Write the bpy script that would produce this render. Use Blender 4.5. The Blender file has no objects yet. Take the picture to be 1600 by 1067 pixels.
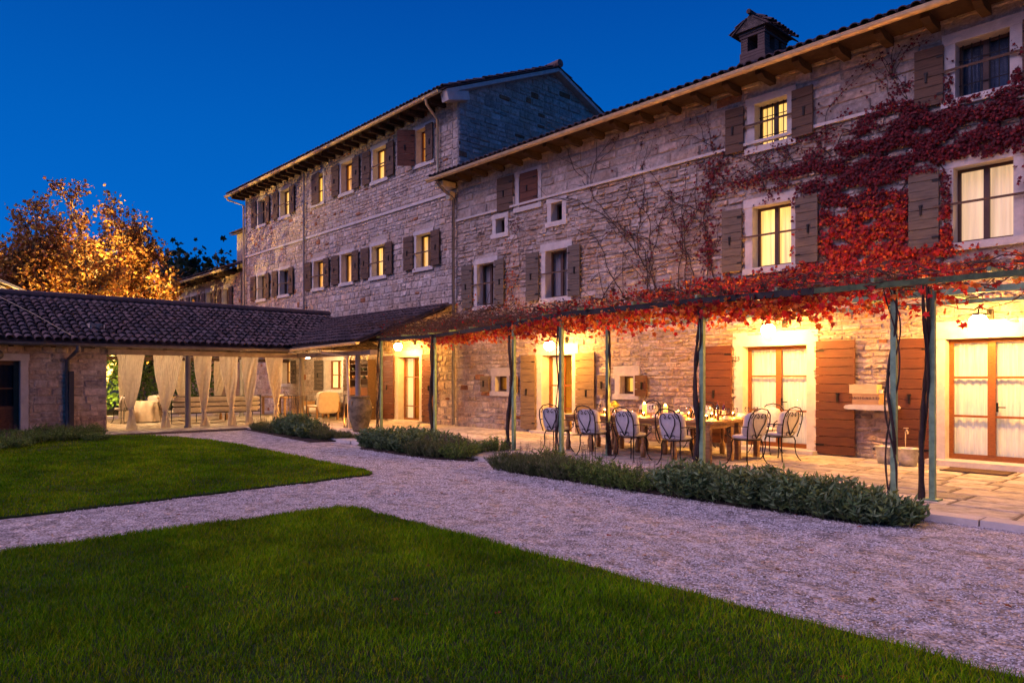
import bpy, bmesh, math, random
import numpy as np
from mathutils import Vector, Matrix
random.seed(7); RNG = np.random.default_rng(7)
S = bpy.context.scene; COL = S.collection
PI = math.pi
# ------------------------------------------------------------------ camera
FPX, HOR, CAMY, CAMZ = 1120.0, 591.0, -14.3, 1.6
cam = bpy.data.objects.new('camera', bpy.data.cameras.new('camera')); COL.objects.link(cam)
cam.data.sensor_width = 36; cam.data.lens = 36*FPX/1600; cam.data.clip_end = 2000
cam.data.shift_y = (HOR-533.5)/1600
cam.location = (0, CAMY, CAMZ)
cam.rotation_euler = (PI/2, 0, math.atan2(.7396, .673))
S.camera = cam
# ------------------------------------------------------------------ world, afterglow, exposure
w = bpy.data.worlds.new('World'); S.world = w; w.use_nodes = True
nt = w.node_tree; nt.nodes.clear()
SKY_STR = 1.0
out = nt.nodes.new('ShaderNodeOutputWorld'); bg = nt.nodes.new('ShaderNodeBackground')
tc = nt.nodes.new('ShaderNodeTexCoord'); sep = nt.nodes.new('ShaderNodeSeparateXYZ')
rmp = nt.nodes.new('ShaderNodeValToRGB')
nt.links.new(tc.outputs['Generated'], sep.inputs[0]); nt.links.new(sep.outputs['Z'], rmp.inputs[0])
cr = rmp.color_ramp; cr.elements[0].position = 0.0; cr.elements[0].color = (0.0004, .080, .33, 1)
cr.elements[1].position = 1.0; cr.elements[1].color = (0.002, .010, .05, 1)
for p, c in ((.14, (.0003, .068, .292, 1)), (.30, (.0002, .054, .242, 1)), (.47, (.0002, .034, .182, 1))):
    e = cr.elements.new(p); e.color = c
nt.links.new(rmp.outputs[0], bg.inputs[0]); bg.inputs[1].default_value = SKY_STR
nt.links.new(bg.outputs[0], out.inputs[0])
sl = bpy.data.lights.new('afterglow', 'SUN'); sl.energy = 1.05; sl.angle = math.radians(50); sl.color = (.96, .66, 1.0)
so = bpy.data.objects.new('afterglow', sl); COL.objects.link(so)
so.rotation_euler = Vector((.30, 1.0, -1.0)).to_track_quat('-Z', 'Y').to_euler()
S.view_settings.view_transform = 'Standard'; S.view_settings.look = 'None'; S.view_settings.exposure = 1.1; S.view_settings.gamma = 1.0
GLOBE = 380.0       # radiance of the globe lamps
# ------------------------------------------------------------------ helpers
def F(px, py, Y=0.0):       # a spot on the facade plane
    a = (px-800)/FPX; dx, dy = -.7396+a*.673, .673+a*.7396
    t = (Y-CAMY)/dy
    return t*dx, CAMZ+(HOR-py)*t/FPX
def M(name, base, rough=.8, metal=0, *, stain=0, var=.18, vs=3.0, bump=0, bs=30.0, attr=False, em=None, es=0, transl=0, alpha=1, spec=.3, wave=None):
    m = bpy.data.materials.new(name); m.use_nodes = True; t = m.node_tree; n = t.nodes; L = t.links
    b = n['Principled BSDF']; b.inputs['Roughness'].default_value = rough; b.inputs['Metallic'].default_value = metal
    b.inputs['Specular IOR Level'].default_value = spec
    co = n.new('ShaderNodeTexCoord')
    nz = n.new('ShaderNodeTexNoise'); nz.inputs['Scale'].default_value = vs; nz.inputs['Detail'].default_value = 6
    nz.inputs['Roughness'].default_value = .65
    if wave:
        mp = n.new('ShaderNodeMapping'); mp.inputs['Scale'].default_value = wave; L.new(co.outputs['Object'], mp.inputs[0]); L.new(mp.outputs[0], nz.inputs[0])
    else: L.new(co.outputs['Object'], nz.inputs[0])
    mr = n.new('ShaderNodeMapRange'); mr.inputs['From Min'].default_value = .3; mr.inputs['From Max'].default_value = .7
    mr.inputs['To Min'].default_value = 1-var*1.6; mr.inputs['To Max'].default_value = 1+var
    L.new(nz.outputs[0], mr.inputs[0])
    mx = n.new('ShaderNodeMix'); mx.data_type = 'RGBA'; mx.blend_type = 'MULTIPLY'; mx.inputs[0].default_value = 1
    if attr:
        at = n.new('ShaderNodeAttribute'); at.attribute_name = 'col'; L.new(at.outputs['Color'], mx.inputs[6])
    else: mx.inputs[6].default_value = (*base, 1)
    L.new(mr.outputs[0], mx.inputs[7]); L.new(mx.outputs[2], b.inputs['Base Color'])
    if stain:
        sn = n.new('ShaderNodeTexNoise'); sn.inputs['Scale'].default_value = .9; sn.inputs['Detail'].default_value = 7; sn.inputs['Roughness'].default_value = .7; L.new(co.outputs['Object'], sn.inputs[0])
        sr = n.new('ShaderNodeMapRange'); sr.inputs[1].default_value = .42; sr.inputs[2].default_value = .66; sr.inputs[3].default_value = 0; sr.inputs[4].default_value = stain; L.new(sn.outputs[0], sr.inputs[0])
        m2 = n.new('ShaderNodeMix'); m2.data_type = 'RGBA'; m2.blend_type = 'MULTIPLY'; m2.inputs[7].default_value = (.80, .58, .40, 1); L.new(sr.outputs[0], m2.inputs[0]); L.new(mx.outputs[2], m2.inputs[6]); L.new(m2.outputs[2], b.inputs['Base Color'])
    if bump:
        bn = n.new('ShaderNodeTexNoise'); bn.inputs['Scale'].default_value = bs; bn.inputs['Detail'].default_value = 5; bn.inputs['Roughness'].default_value = .7
        if wave: L.new(mp.outputs[0], bn.inputs[0])
        else: L.new(co.outputs['Object'], bn.inputs[0])
        bu = n.new('ShaderNodeBump'); bu.inputs['Strength'].default_value = min(1, bump); bu.inputs['Distance'].default_value = .02*max(1, bump)
        L.new(bn.outputs[0], bu.inputs['Height']); L.new(bu.outputs[0], b.inputs['Normal'])
    if em:
        b.inputs['Emission Color'].default_value = (*em, 1); b.inputs['Emission Strength'].default_value = es
    if transl:
        tr = n.new('ShaderNodeBsdfTranslucent'); L.new(mx.outputs[2], tr.inputs[0])
        ms = n.new('ShaderNodeMixShader'); ms.inputs[0].default_value = transl
        L.new(b.outputs[0], ms.inputs[1]); L.new(tr.outputs[0], ms.inputs[2]); L.new(ms.outputs[0], n['Material Output'].inputs[0])
    return m
def glassmat(name, tint=(1, 1, 1), refl=.12, rough=.02, tr=.9):
    m = bpy.data.materials.new(name); m.use_nodes = True; t = m.node_tree; n = t.nodes; L = t.links
    n.remove(n['Principled BSDF'])
    a = n.new('ShaderNodeBsdfTransparent'); a.inputs[0].default_value = (*[c*tr for c in tint], 1)
    g = n.new('ShaderNodeBsdfGlossy'); g.inputs['Roughness'].default_value = rough; g.inputs['Color'].default_value = (.9, .9, .9, 1)
    lw = n.new('ShaderNodeLayerWeight'); lw.inputs[0].default_value = refl*2
    x = n.new('ShaderNodeMixShader'); L.new(lw.outputs['Fresnel'], x.inputs[0]); L.new(a.outputs[0], x.inputs[1]); L.new(g.outputs[0], x.inputs[2])
    L.new(x.outputs[0], n['Material Output'].inputs[0]); return m
LOC = {}
def tagit(o, label=None, cat=None, group=None, kind=None):
    if label: o['label'] = label
    if cat: o['category'] = cat
    if group: o['group'] = group
    if kind: o['kind'] = kind
    return o
def thing(name, label, cat, loc=(0, 0, 0), rz=0, group=None):
    o = bpy.data.objects.new(name, None); COL.objects.link(o); o.location = loc; o.rotation_euler = (0, 0, rz); o.empty_display_size = .2
    LOC[o.name] = Vector(loc)
    return tagit(o, label, cat, group)
def copy_tree(o, parent=None):
    c = o.copy(); COL.objects.link(c); c.parent = parent
    for ch in list(o.children): copy_tree(ch, c)
    return c
class MB:
    def __init__(s): s.V = []; s.Fc = []; s.C = []; s.n = 0
    def add(s, v, f, col=None):
        v = np.asarray(v, float).reshape(-1, 3)
        if isinstance(f, np.ndarray): fs = [f]
        else:
            d = {}
            for q in f: d.setdefault(len(q), []).append(q)
            fs = [np.array(x) for x in d.values()]
        for x in fs: s.Fc.append(x+s.n)
        s.V.append(v); s.n += len(v)
        c = np.ones((len(v), 4)) if col is None else np.concatenate([np.broadcast_to(np.asarray(col, float), (len(v), 3)), np.ones((len(v), 1))], 1)
        s.C.append(c)
    def box(s, x0, x1, y0, y1, z0, z1, T=None, col=None):
        v = np.array([(x, y, z) for x in (x0, x1) for y in (y0, y1) for z in (z0, z1)], float)
        if T is not None: v = T(v)
        s.add(v, np.array([(0, 1, 3, 2), (4, 6, 7, 5), (0, 4, 5, 1), (2, 3, 7, 6), (0, 2, 6, 4), (1, 5, 7, 3)]), col)
    def seg(s, p, q, wdt, h0, h1, col=None):   # vertical slab from plan point p to q, thickness wdt, heights h0-h1
        p = np.array(p, float); q = np.array(q, float); d = q-p; d /= np.linalg.norm(d)+1e-9; n = np.array([-d[1], d[0]])*wdt/2
        v = [(*(a+e*n), h) for a in (p, q) for e in (-1, 1) for h in (h0, h1)]
        s.add(v, np.array([(0, 1, 3, 2), (4, 6, 7, 5), (0, 4, 5, 1), (2, 3, 7, 6), (0, 2, 6, 4), (1, 5, 7, 3)]), col)
    def bar(s, p, q, w1, w2, col=None):       # box beam between two 3D points
        p = Vector(p); q = Vector(q); d = (q-p).normalized(); up = Vector((0, 0, 1)) if abs(d.z) < .95 else Vector((1, 0, 0))
        a = d.cross(up).normalized(); b = a.cross(d).normalized()
        v = [tuple(r+a*i*w1/2+b*j*w2/2) for r in (p, q) for i in (-1, 1) for j in (-1, 1)]
        s.add(v, np.array([(0, 1, 3, 2), (4, 6, 7, 5), (0, 4, 5, 1), (2, 3, 7, 6), (0, 2, 6, 4), (1, 5, 7, 3)]), col)
    def tube(s, pts, r, n=6, closed=False, col=None):
        P = np.array(pts, float); k = len(P)
        r = np.broadcast_to(np.asarray(r, float), (k,))
        tg = np.roll(P, -1, 0)-np.roll(P, 1, 0) if closed else np.gradient(P, axis=0)
        tg /= np.linalg.norm(tg, axis=1)[:, None]+1e-9
        ref = np.array([0, 0, 1.]) if np.abs(tg[:, 2]).mean() < .8 else np.array([1., 0, 0])
        a = np.cross(tg, ref); a /= np.linalg.norm(a, axis=1)[:, None]+1e-9; b = np.cross(tg, a)
        an = np.arange(n)*2*PI/n
        V = P[:, None]+r[:, None, None]*(np.cos(an)[None, :, None]*a[:, None]+np.sin(an)[None, :, None]*b[:, None])
        rows = k if closed else k-1
        i, j = np.meshgrid(np.arange(rows), np.arange(n), indexing='ij'); i = i.ravel(); j = j.ravel(); i2 = (i+1) % k; j2 = (j+1) % n
        f = np.stack([i*n+j, i*n+j2, i2*n+j2, i2*n+j], 1)
        s.add(V.reshape(-1, 3), f, col)
        if not closed and n > 3: s.add(V[0], [tuple(range(n))], col); s.add(V[-1], [tuple(range(n))], col)
    def lathe(s, prof, c=(0, 0, 0), n=14, col=None):
        pr = np.array(prof, float); an = np.arange(n)*2*PI/n
        V = np.stack([pr[:, 0, None]*np.cos(an)+c[0], pr[:, 0, None]*np.sin(an)+c[1], np.repeat(pr[:, 1, None], n, 1)+c[2]], 2).reshape(-1, 3)
        k = len(pr); i, j = np.meshgrid(np.arange(k-1), np.arange(n), indexing='ij'); i = i.ravel(); j = j.ravel(); j2 = (j+1) % n
        s.add(V, np.stack([i*n+j, i*n+j2, (i+1)*n+j2, (i+1)*n+j], 1), col)
    def sphere(s, c, r, n=14, m=9, sz=1, col=None):
        s.lathe([(r*math.sin(PI*k/m)+1e-5, -r*sz*math.cos(PI*k/m)) for k in range(m+1)], c, n, col)
    def build(s, name, mat, parent=None, smooth=False, label=None):
        V = np.concatenate(s.V); C = np.concatenate(s.C)
        if parent is not None:
            root = parent
            while root.parent: root = root.parent
            V = V-np.array(LOC.get(root.name, Vector((0, 0, 0))))
        me = bpy.data.meshes.new(name); me.vertices.add(len(V)); me.vertices.foreach_set('co', V.ravel())
        nl = sum(f.size for f in s.Fc); npl = sum(len(f) for f in s.Fc)
        me.loops.add(nl); me.polygons.add(npl)
        me.loops.foreach_set('vertex_index', np.concatenate([f.ravel() for f in s.Fc]))
        tot = np.concatenate([np.full(len(f), f.shape[1]) for f in s.Fc]); st = np.concatenate([[0], np.cumsum(tot)[:-1]])
        me.polygons.foreach_set('loop_start', st); me.polygons.foreach_set('loop_total', tot)
        me.update(calc_edges=True)
        a = me.color_attributes.new('col', 'FLOAT_COLOR', 'POINT'); a.data.foreach_set('color', C.ravel())
        me.polygons.foreach_set('use_smooth', np.full(npl, bool(smooth)))
        me.materials.append(mat)
        o = bpy.data.objects.new(name, me); COL.objects.link(o); o.parent = parent
        if label: o['label'] = label
        return o
# plane mappings (u along, w outward, v up)
def TY(v): return np.stack([v[:, 0], -v[:, 1], v[:, 2]], 1)                       # facade y=0, facing -Y: input (u,w,v)
def TX(x0):                                                                        # wall facing +X
    return lambda v: np.stack([x0+v[:, 1], v[:, 0], v[:, 2]], 1)
def slab(mb, u0, u1, v0, v1, holes, T, w0=-.32, w1=0.0):
    vs = sorted({v0, v1, *[min(max(h[2], v0), v1) for h in holes], *[min(max(h[3], v0), v1) for h in holes]})
    for a, b in zip(vs, vs[1:]):
        if b-a < 1e-4: continue
        m = (a+b)/2; cut = sorted([(h[0], h[1]) for h in holes if h[2] < m < h[3]]); x = u0
        for c, d in cut:
            if c > x: mb.box(x, c, w0, w1, a, b, T)
            x = max(x, d)
        if x < u1: mb.box(x, u1, w0, w1, a, b, T)
def stones(mb, u0, u1, v0, v1, holes, T, hr=(.12, .24), wr=(.16, .5), relief=.03, pal=None, gap=.008, clip=None, rust=.02, rough=1.0, seed=1):
    R = np.random.default_rng(seed); v = v0; B = []; Cc = []
    pal = pal or [(.54, .44, .35), (.58, .48, .39), (.49, .40, .32), (.61, .52, .43), (.52, .41, .31), (.44, .37, .31)]
    while v < v1-.03:
        h = R.uniform(*hr); h = min(h, v1-v); u = u0-R.uniform(0, wr[0])
        while u < u1:
            wd = R.uniform(*wr)*(.7+.6*h/hr[1]); a, b = max(u, u0), min(u+wd, u1); u += wd
            segs = [(a, b)]
            for hh in holes:
                if hh[2] < v+h-.03 and hh[3] > v+.03:
                    ns = []
                    for p, q in segs:
                        if hh[1] <= p or hh[0] >= q: ns.append((p, q)); continue
                        if p < hh[0]: ns.append((p, hh[0]))
                        if q > hh[1]: ns.append((hh[1], q))
                    segs = ns
            for p, q in segs:
                if q-p < .05: continue
                if clip and not clip((p+q)/2, v+h): continue
                sub = [(v, v+h)]
                if h > hr[0]*1.55 and (q-p) < .3 and R.random() < .5: k = R.uniform(.4, .6); sub = [(v, v+h*k), (v+h*k, v+h)]
                for r0, r1 in sub:
                    B.append((p, q, r0, r1))
                    c = np.array(pal[R.integers(len(pal))])*R.uniform(.82, 1.15)
                    if R.random() < rust: c = np.array((.34, .15, .07))*R.uniform(.8, 1.2)
                    Cc.append(c)
        v += h
    B = np.array(B); N = len(B); Cc = np.array(Cc)
    g = gap*R.uniform(.6, 1.8, N); p = B[:, 0]+g; q = B[:, 1]-g; r = B[:, 2]+g*.9; s_ = B[:, 3]-g*.9
    W = q-p; H = s_-r; ins = np.minimum(.03, np.minimum(W, H)*.22)
    X = np.stack([p, p+ins, q-ins, q], 1); Z = np.stack([r, r+ins, s_-ins, s_], 1)
    V = np.zeros((N, 4, 4, 3)); V[..., 0] = X[:, :, None]; V[..., 2] = Z[:, None, :]
    V[..., 1] = -.02
    rel = relief*(.45+R.random(N)*.9)
    V[:, 1:3, 1:3, 1] = rel[:, None, None]*(1+rough*.5*R.uniform(-1, 1, (N, 2, 2)))
    jit = np.minimum(W, H)[:, None, None]*.07*rough
    V[..., 0] += jit*R.uniform(-1, 1, (N, 4, 4)); V[..., 2] += jit*R.uniform(-1, 1, (N, 4, 4))
    cc = ins[:, None]*.7    # rounded corners
    for i in (0, 3):
        for j in (0, 3):
            V[:, i, j, 0] += cc[:, 0]*(1 if i == 0 else -1); V[:, i, j, 2] += cc[:, 0]*(1 if j == 0 else -1)
    idx = np.arange(16).reshape(4, 4)
    fq = np.array([(idx[i, j], idx[i+1, j], idx[i+1, j+1], idx[i, j+1]) for i in range(3) for j in range(3)])
    f = (fq[None]+(np.arange(N)*16)[:, None, None]).reshape(-1, 4)
    mb.add(T(V.reshape(-1, 3)), f, np.repeat(Cc, 16, 0))
def tiles(mb, o, ud, sd, nlen, slen, pw=.21, pl=.36, seed=3, r=.085):
    R = np.random.default_rng(seed); o = np.array(o, float); ud = np.array(ud, float); sd = np.array(sd, float); sd /= np.linalg.norm(sd)
    nd = np.cross(ud, sd); nd = nd*(1 if nd[2] > 0 else -1)
    nc, nr = int(nlen/pw), int(slen/pl); k = 6
    I, J = np.meshgrid(np.arange(nc), np.arange(nr), indexing='ij'); I = I.ravel(); J = J.ravel(); N = len(I)
    base = o+ud*((I+.5)*pw+R.normal(0, .008, N))[:, None]+sd*((J*pl)-.04+R.normal(0, .012, N))[:, None]
    an = np.linspace(0, PI, k+1); V = []
    tw = R.normal(0, .012, N)
    for e, (rr, up) in enumerate(((r*1.08, .055), (r*.86, .02), )):
        c = base+sd*(e*(pl+.06))+nd*up+ud*(tw*(1 if e else -1))[:, None]
        V.append(c[:, None]+ud*(np.cos(an)*rr)[None, :, None]+nd*(np.sin(an)*rr*.8)[None, :, None])
    # thickness lip at lower end
    c = base+nd*.055+ud*(-tw)[:, None]
    V.insert(0, c[:, None]+ud*(np.cos(an)*r*.88)[None, :, None]+nd*(np.sin(an)*r*.64)[None, :, None])
    V = np.stack(V, 1)  # N,3,k+1,3
    ii = np.arange(3*(k+1)).reshape(3, k+1)
    fq = np.array([(ii[a, b], ii[a, b+1], ii[a+1, b+1], ii[a+1, b]) for a in range(2) for b in range(k)])
    f = (fq[None]+(np.arange(N)*3*(k+1))[:, None, None]).reshape(-1, 4)
    pal = np.array([(.105, .065, .06), (.085, .055, .055), (.12, .08, .075), (.06, .045, .05), (.10, .075, .075)])
    c = pal[R.integers(0, 5, N)]*R.uniform(.7, 1.25, (N, 1))
    mb.add(V.reshape(-1, 3), f, np.repeat(c, 3*(k+1), 0))
    a = o-sd*.04-nd*.01; b = a+ud*nlen; 
    mb.add([a, b, b+sd*slen, a+sd*slen, a-nd*.03, b-nd*.03, b+sd*slen-nd*.03, a+sd*slen-nd*.03], np.array([(0, 1, 2, 3), (4, 5, 6, 7), (0, 1, 5, 4), (2, 3, 7, 6), (0, 3, 7, 4), (1, 2, 6, 5)]), (.09, .06, .05))
LEAF = np.array([(0, 0, 0), (.42, .12, .04), (.30, .42, .02), (.62, .62, -.05), (.22, .70, .03), (0, 1.1, -.08), (-.22, .70, .03), (-.62, .62, -.05), (-.30, .42, .02), (-.42, .12, .04), (0, .5, .1)])
LEAFF = np.array([(10, i, i+1) for i in range(0, 9)]+[(10, 9, 0)])
LV2 = np.array([(0, 0, 0), (.19, .42, .06), (0, 1.15, 0), (-.19, .42, .06)]); LV2F = np.array([(0, 1, 2, 3)])
def scatter(mb, P, size, cols, normal=None, spread=1.0, tmpl=None, tf=None, droop=0, R=RNG):
    """leaf-shaped faces at points P; normal = preferred facing"""
    tmpl = LEAF if tmpl is None else tmpl; tf = LEAFF if tf is None else tf
    N = len(P); nrm = R.normal(0, 1, (N, 3))*spread
    if normal is not None: nrm = nrm+np.array(normal)
    nrm /= np.linalg.norm(nrm, axis=1)[:, None]+1e-9
    up = R.normal(0, 1, (N, 3)); up[:, 2] -= droop
    a = np.cross(up, nrm); a /= np.linalg.norm(a, axis=1)[:, None]+1e-9; b = np.cross(nrm, a)
    sz = size*R.uniform(.55, 1.25, N)
    V = P[:, None]+sz[:, None, None]*(tmpl[None, :, 0, None]*a[:, None]+tmpl[None, :, 1, None]*b[:, None]+tmpl[None, :, 2, None]*nrm[:, None])
    f = (tf[None]+(np.arange(N)*len(tmpl))[:, None, None]).reshape(-1, tf.shape[1])
    cols = np.asarray(cols, float)
    if cols.ndim == 2 and len(cols) != N or cols.ndim == 1: cols = np.atleast_2d(cols)[R.integers(0, len(np.atleast_2d(cols)), N)]
    cols = cols*R.uniform(.7, 1.3, (N, 1))
    mb.add(V.reshape(-1, 3), f, np.repeat(cols, len(tmpl), 0))
def pt_in(poly, P):
    x, y = P[:, 0], P[:, 1]; ins = np.zeros(len(P), bool); n = len(poly)
    for i in range(n):
        x0, y0 = poly[i]; x1, y1 = poly[(i+1) % n]
        c = ((y0 > y) != (y1 > y)) & (x < (x1-x0)*(y-y0)/(y1-y0+1e-12)+x0); ins ^= c
    return ins
# ------------------------------------------------------------------ materials
m_stone = M('limestone', (.4, .35, .3), .92, var=.3, vs=9, bump=1.3, bs=34, attr=True, stain=.6)
m_stoner = M('rough_limestone', (.4, .35, .3), .95, var=.3, vs=8, bump=3.0, bs=20, attr=True, stain=.8)
m_mortar = M('lime_mortar', (.50, .42, .34), .95, var=.25, vs=14, bump=1.6, bs=26, stain=.7)
m_dress = M('dressed_stone', (.55, .49, .42), .85, var=.12, vs=5, bump=.5, bs=40)
m_tile = M('clay_tile', (.2, .1, .1), .85, var=.4, vs=7, bump=.8, bs=40, attr=True)
m_wood_o = M('orange_brown_wood', (.125, .038, .012), .55, var=.3, vs=2.2, bump=.35, bs=14, wave=(1.5, 6, 22))
m_wood_ol = M('worn_wood', (.22, .14, .07), .7, var=.3, vs=2.2, bump=.35, bs=14, wave=(1.5, 6, 22))
m_wood_d = M('dark_brown_wood', (.115, .066, .038), .7, var=.3, vs=2.2, bump=.4, bs=14, wave=(1.5, 6, 22))
m_wood_g = M('grey_weathered_wood', (.14, .108, .078), .8, var=.3, vs=2.2, bump=.4, bs=14, wave=(1.5, 6, 22))
m_frame = M('window_wood', (.10, .05, .03), .5, var=.2, vs=6, wave=(4, 4, 20))
m_frame_o = M('amber_window_wood', (.22, .075, .02), .45, var=.25, vs=4, wave=(4, 4, 16))
m_table = M('oak_table_wood', (.36, .20, .08), .5, var=.3, vs=2, bump=.3, bs=12, wave=(1.5, 14, 14))
m_raft = M('rafter_wood', (.055, .03, .02), .8, var=.3, vs=5, bump=.4, bs=20)
m_gut = M('warm_lit_zinc', (.74, .56, .30), .34, .35, var=.15, vs=5)  # golden colour carries the warm light from below on plain zinc
m_gutd = M('dull_zinc', (.20, .18, .17), .5, .6, var=.2, vs=5)
m_iron = M('black_iron', (.02, .018, .016), .5, .6, var=.2, vs=20)
m_green = M('green_painted_steel', (.22, .34, .19), .5, .1, var=.25, vs=9, bump=.2, bs=60)
m_lav = M('cushion_linen', (.52, .48, .46), .9, var=.1, vs=12, bump=.4, bs=90)
m_cloth = M('cream_canvas', (.82, .76, .66), .9, var=.1, vs=10, bump=.2, bs=90, transl=.5)
m_white = M('white_cloth', (.75, .70, .62), .9, var=.06, vs=10)
m_pave = M('paving_stone', (.4, .36, .3), .75, var=.3, vs=6, bump=.9, bs=26, attr=True, spec=.4)
m_joint = M('paving_joint', (.16, .12, .09), .95, var=.3, vs=20, bump=.6, bs=60)
m_stem = M('vine_bark', (.055, .035, .028), .9, var=.3, vs=20, bump=.8, bs=50)
m_twig = M('dry_twigs', (.12, .065, .04), .9, var=.35, vs=20)
m_leaf = M('leaf', (.1, .1, .1), .55, var=.25, vs=25, attr=True, transl=.4)
m_leafg = M('herb_leaf', (.1, .1, .1), .6, var=.25, vs=25, attr=True, transl=.2)
m_bark = M('oak_bark', (.26, .20, .12), .95, var=.35, vs=8, bump=1.2, bs=20)
m_grass = M('grass', (.05, .09, .02), .8, var=.3, vs=1.6, attr=True, transl=.25, spec=.05)
m_soil = M('soil', (.045, .03, .022), .95, var=.4, vs=10, bump=1, bs=40)
m_lawn = M('lawn_soil', (.028, .05, .012), .95, var=.4, vs=10, bump=.8, bs=60)
m_globe = M('lamp_globe', (.9, .9, .9), .3, em=(1, .46, .085), es=GLOBE)
m_flame = M('flame', (1, .8, .4), .5, em=(1, .38, .05), es=2300)
m_wax = M('lit_wax', (.9, .7, .35), .5, em=(1, .45, .02), es=.55)
m_redwax = M('red_wax', (.6, .08, .03), .4, em=(1, .12, .02), es=.5)
m_glass = glassmat('clear_glass', refl=.04); m_gwine = glassmat('wine_glass', refl=.12, rough=.08, tr=.97)
m_bot = glassmat('green_bottle_glass', (.35, .5, .2), .25, tr=.6); m_botr = glassmat('rose_bottle_glass', (1, .25, .12), .25, tr=.7)
m_rubble = m_stone
def litmat(name, col, s, var=.35, vs=(6, 1, 1.2)):
    m = bpy.data.materials.new(name); m.use_nodes = True; n = m.node_tree.nodes; L = m.node_tree.links; b = n['Principled BSDF']
    b.inputs['Base Color'].default_value = (.7, .6, .45, 1); b.inputs['Roughness'].default_value = .9
    co = n.new('ShaderNodeTexCoord'); mp = n.new('ShaderNodeMapping'); mp.inputs['Scale'].default_value = vs; L.new(co.outputs['Object'], mp.inputs[0])
    z = n.new('ShaderNodeTexNoise'); z.inputs['Scale'].default_value = 2.2; z.inputs['Detail'].default_value = 3; L.new(mp.outputs[0], z.inputs[0])
    r = n.new('ShaderNodeMapRange'); r.inputs[1].default_value = .3; r.inputs[2].default_value = .7; r.inputs[3].default_value = s*(1-var); r.inputs[4].default_value = s*(1+var); L.new(z.outputs[0], r.inputs[0])
    b.inputs['Emission Color'].default_value = (*col, 1); L.new(r.outputs[0], b.inputs['Emission Strength']); return m
m_lit_y = litmat('lit_curtain_yellow', (1, .52, .09), .62, .45, (9, 1, .25))  # upright streaks in the glow stand for shaded curtain folds
m_lit_b = litmat('lit_curtain_bright', (1, .56, .13), .68, .45, (9, 1, .25))
m_lit_o = litmat('lit_room_amber', (1, .42, .05), .42, .6)
m_lit_c = litmat('lit_sheer_cream', (1, .62, .32), .34, .3, (9, 1, .25))
m_sheer = M('sheer_curtain', (.60, .59, .56), .9, var=.16, vs=4, wave=(12, 1, .4), em=(1, .70, .42), es=.12)  # slight glow put into the cloth stands for the lit room behind
m_unlit = M('unlit_curtain', (.40, .36, .34), .9, var=.15, vs=4, wave=(12, 1, 1))
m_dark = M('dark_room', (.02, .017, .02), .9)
# ------------------------------------------------------------------ ground
def sheet(name, x0, x1, y0, y1, z, mat, kind='structure'):
    mb = MB(); mb.add([(x0, y0, z), (x1, y0, z), (x1, y1, z), (x0, y1, z)], np.array([(0, 1, 2, 3)])); o = mb.build(name, mat); o['kind'] = kind; return o
m_gravel = bpy.data.materials.new('white_gravel'); m_gravel.use_nodes = True
n = m_gravel.node_tree.nodes; L = m_gravel.node_tree.links; b = n['Principled BSDF']; b.inputs['Roughness'].default_value = .95; b.inputs['Specular IOR Level'].default_value = .1
co = n.new('ShaderNodeTexCoord'); vo = n.new('ShaderNodeTexVoronoi'); vo.inputs['Scale'].default_value = 55; L.new(co.outputs['Object'], vo.inputs[0])
hs = n.new('ShaderNodeSeparateColor'); L.new(vo.outputs['Color'], hs.inputs[0]); rp = n.new('ShaderNodeValToRGB'); L.new(hs.outputs[0], rp.inputs[0])
rp.color_ramp.elements[0].color = (.22, .18, .16, 1); rp.color_ramp.elements[1].color = (.78, .70, .64, 1)
nz = n.new('ShaderNodeTexNoise'); nz.inputs['Scale'].default_value = 4.5; nz.inputs['Detail'].default_value = 8; nz.inputs['Roughness'].default_value = .7; L.new(co.outputs['Object'], nz.inputs[0])
mr = n.new('ShaderNodeMapRange'); mr.inputs[1].default_value = .38; mr.inputs[2].default_value = .58; mr.inputs[3].default_value = .5; mr.inputs[4].default_value = 1.12; L.new(nz.outputs[0], mr.inputs[0])  # dark patches: browner gravel, and dimple shade put into the colour
mx = n.new('ShaderNodeMix'); mx.data_type = 'RGBA'; mx.blend_type = 'MULTIPLY'; mx.inputs[0].default_value = 1
L.new(rp.outputs[0], mx.inputs[6]); L.new(mr.outputs[0], mx.inputs[7]); L.new(mx.outputs[2], b.inputs['Base Color'])
bu = n.new('ShaderNodeBump'); bu.inputs['Strength'].default_value = 1; bu.inputs['Distance'].default_value = .012; bu.invert = True; L.new(vo.outputs['Distance'], bu.inputs['Height'])
b2 = n.new('ShaderNodeBump'); b2.inputs['Strength'].default_value = .9; b2.inputs['Distance'].default_value = .16; nz2 = n.new('ShaderNodeTexNoise'); nz2.inputs['Scale'].default_value = 5; nz2.inputs['Detail'].default_value = 4
L.new(co.outputs['Object'], nz2.inputs[0]); L.new(nz2.outputs[0], b2.inputs['Height']); L.new(bu.outputs[0], b2.inputs['Normal']); L.new(b2.outputs[0], b.inputs['Normal'])
sheet('ground', -400, 400, -400, 400, -.06, m_lawn)
sheet('gravel_path', -23, 12, -20, -3.5, 0, m_gravel)
def polysheet(name, poly, z, mat, h=.03):
    mb = MB(); n = len(poly); v = [(x, y, z) for x, y in poly]+[(x, y, z-h) for x, y in poly]
    mb.add(v, [tuple(range(n))]+[(i, (i+1) % n, n+(i+1) % n, n+i) for i in range(n)]); o = mb.build(name, mat); o['kind'] = 'structure'; return o
def wav(p, q, n, amp, sd):
    r = random.Random(sd); return [(p[0]+(q[0]-p[0])*i/n+r.uniform(-amp, amp), p[1]+(q[1]-p[1])*i/n+r.uniform(-amp, amp)) for i in range(n)]
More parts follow.
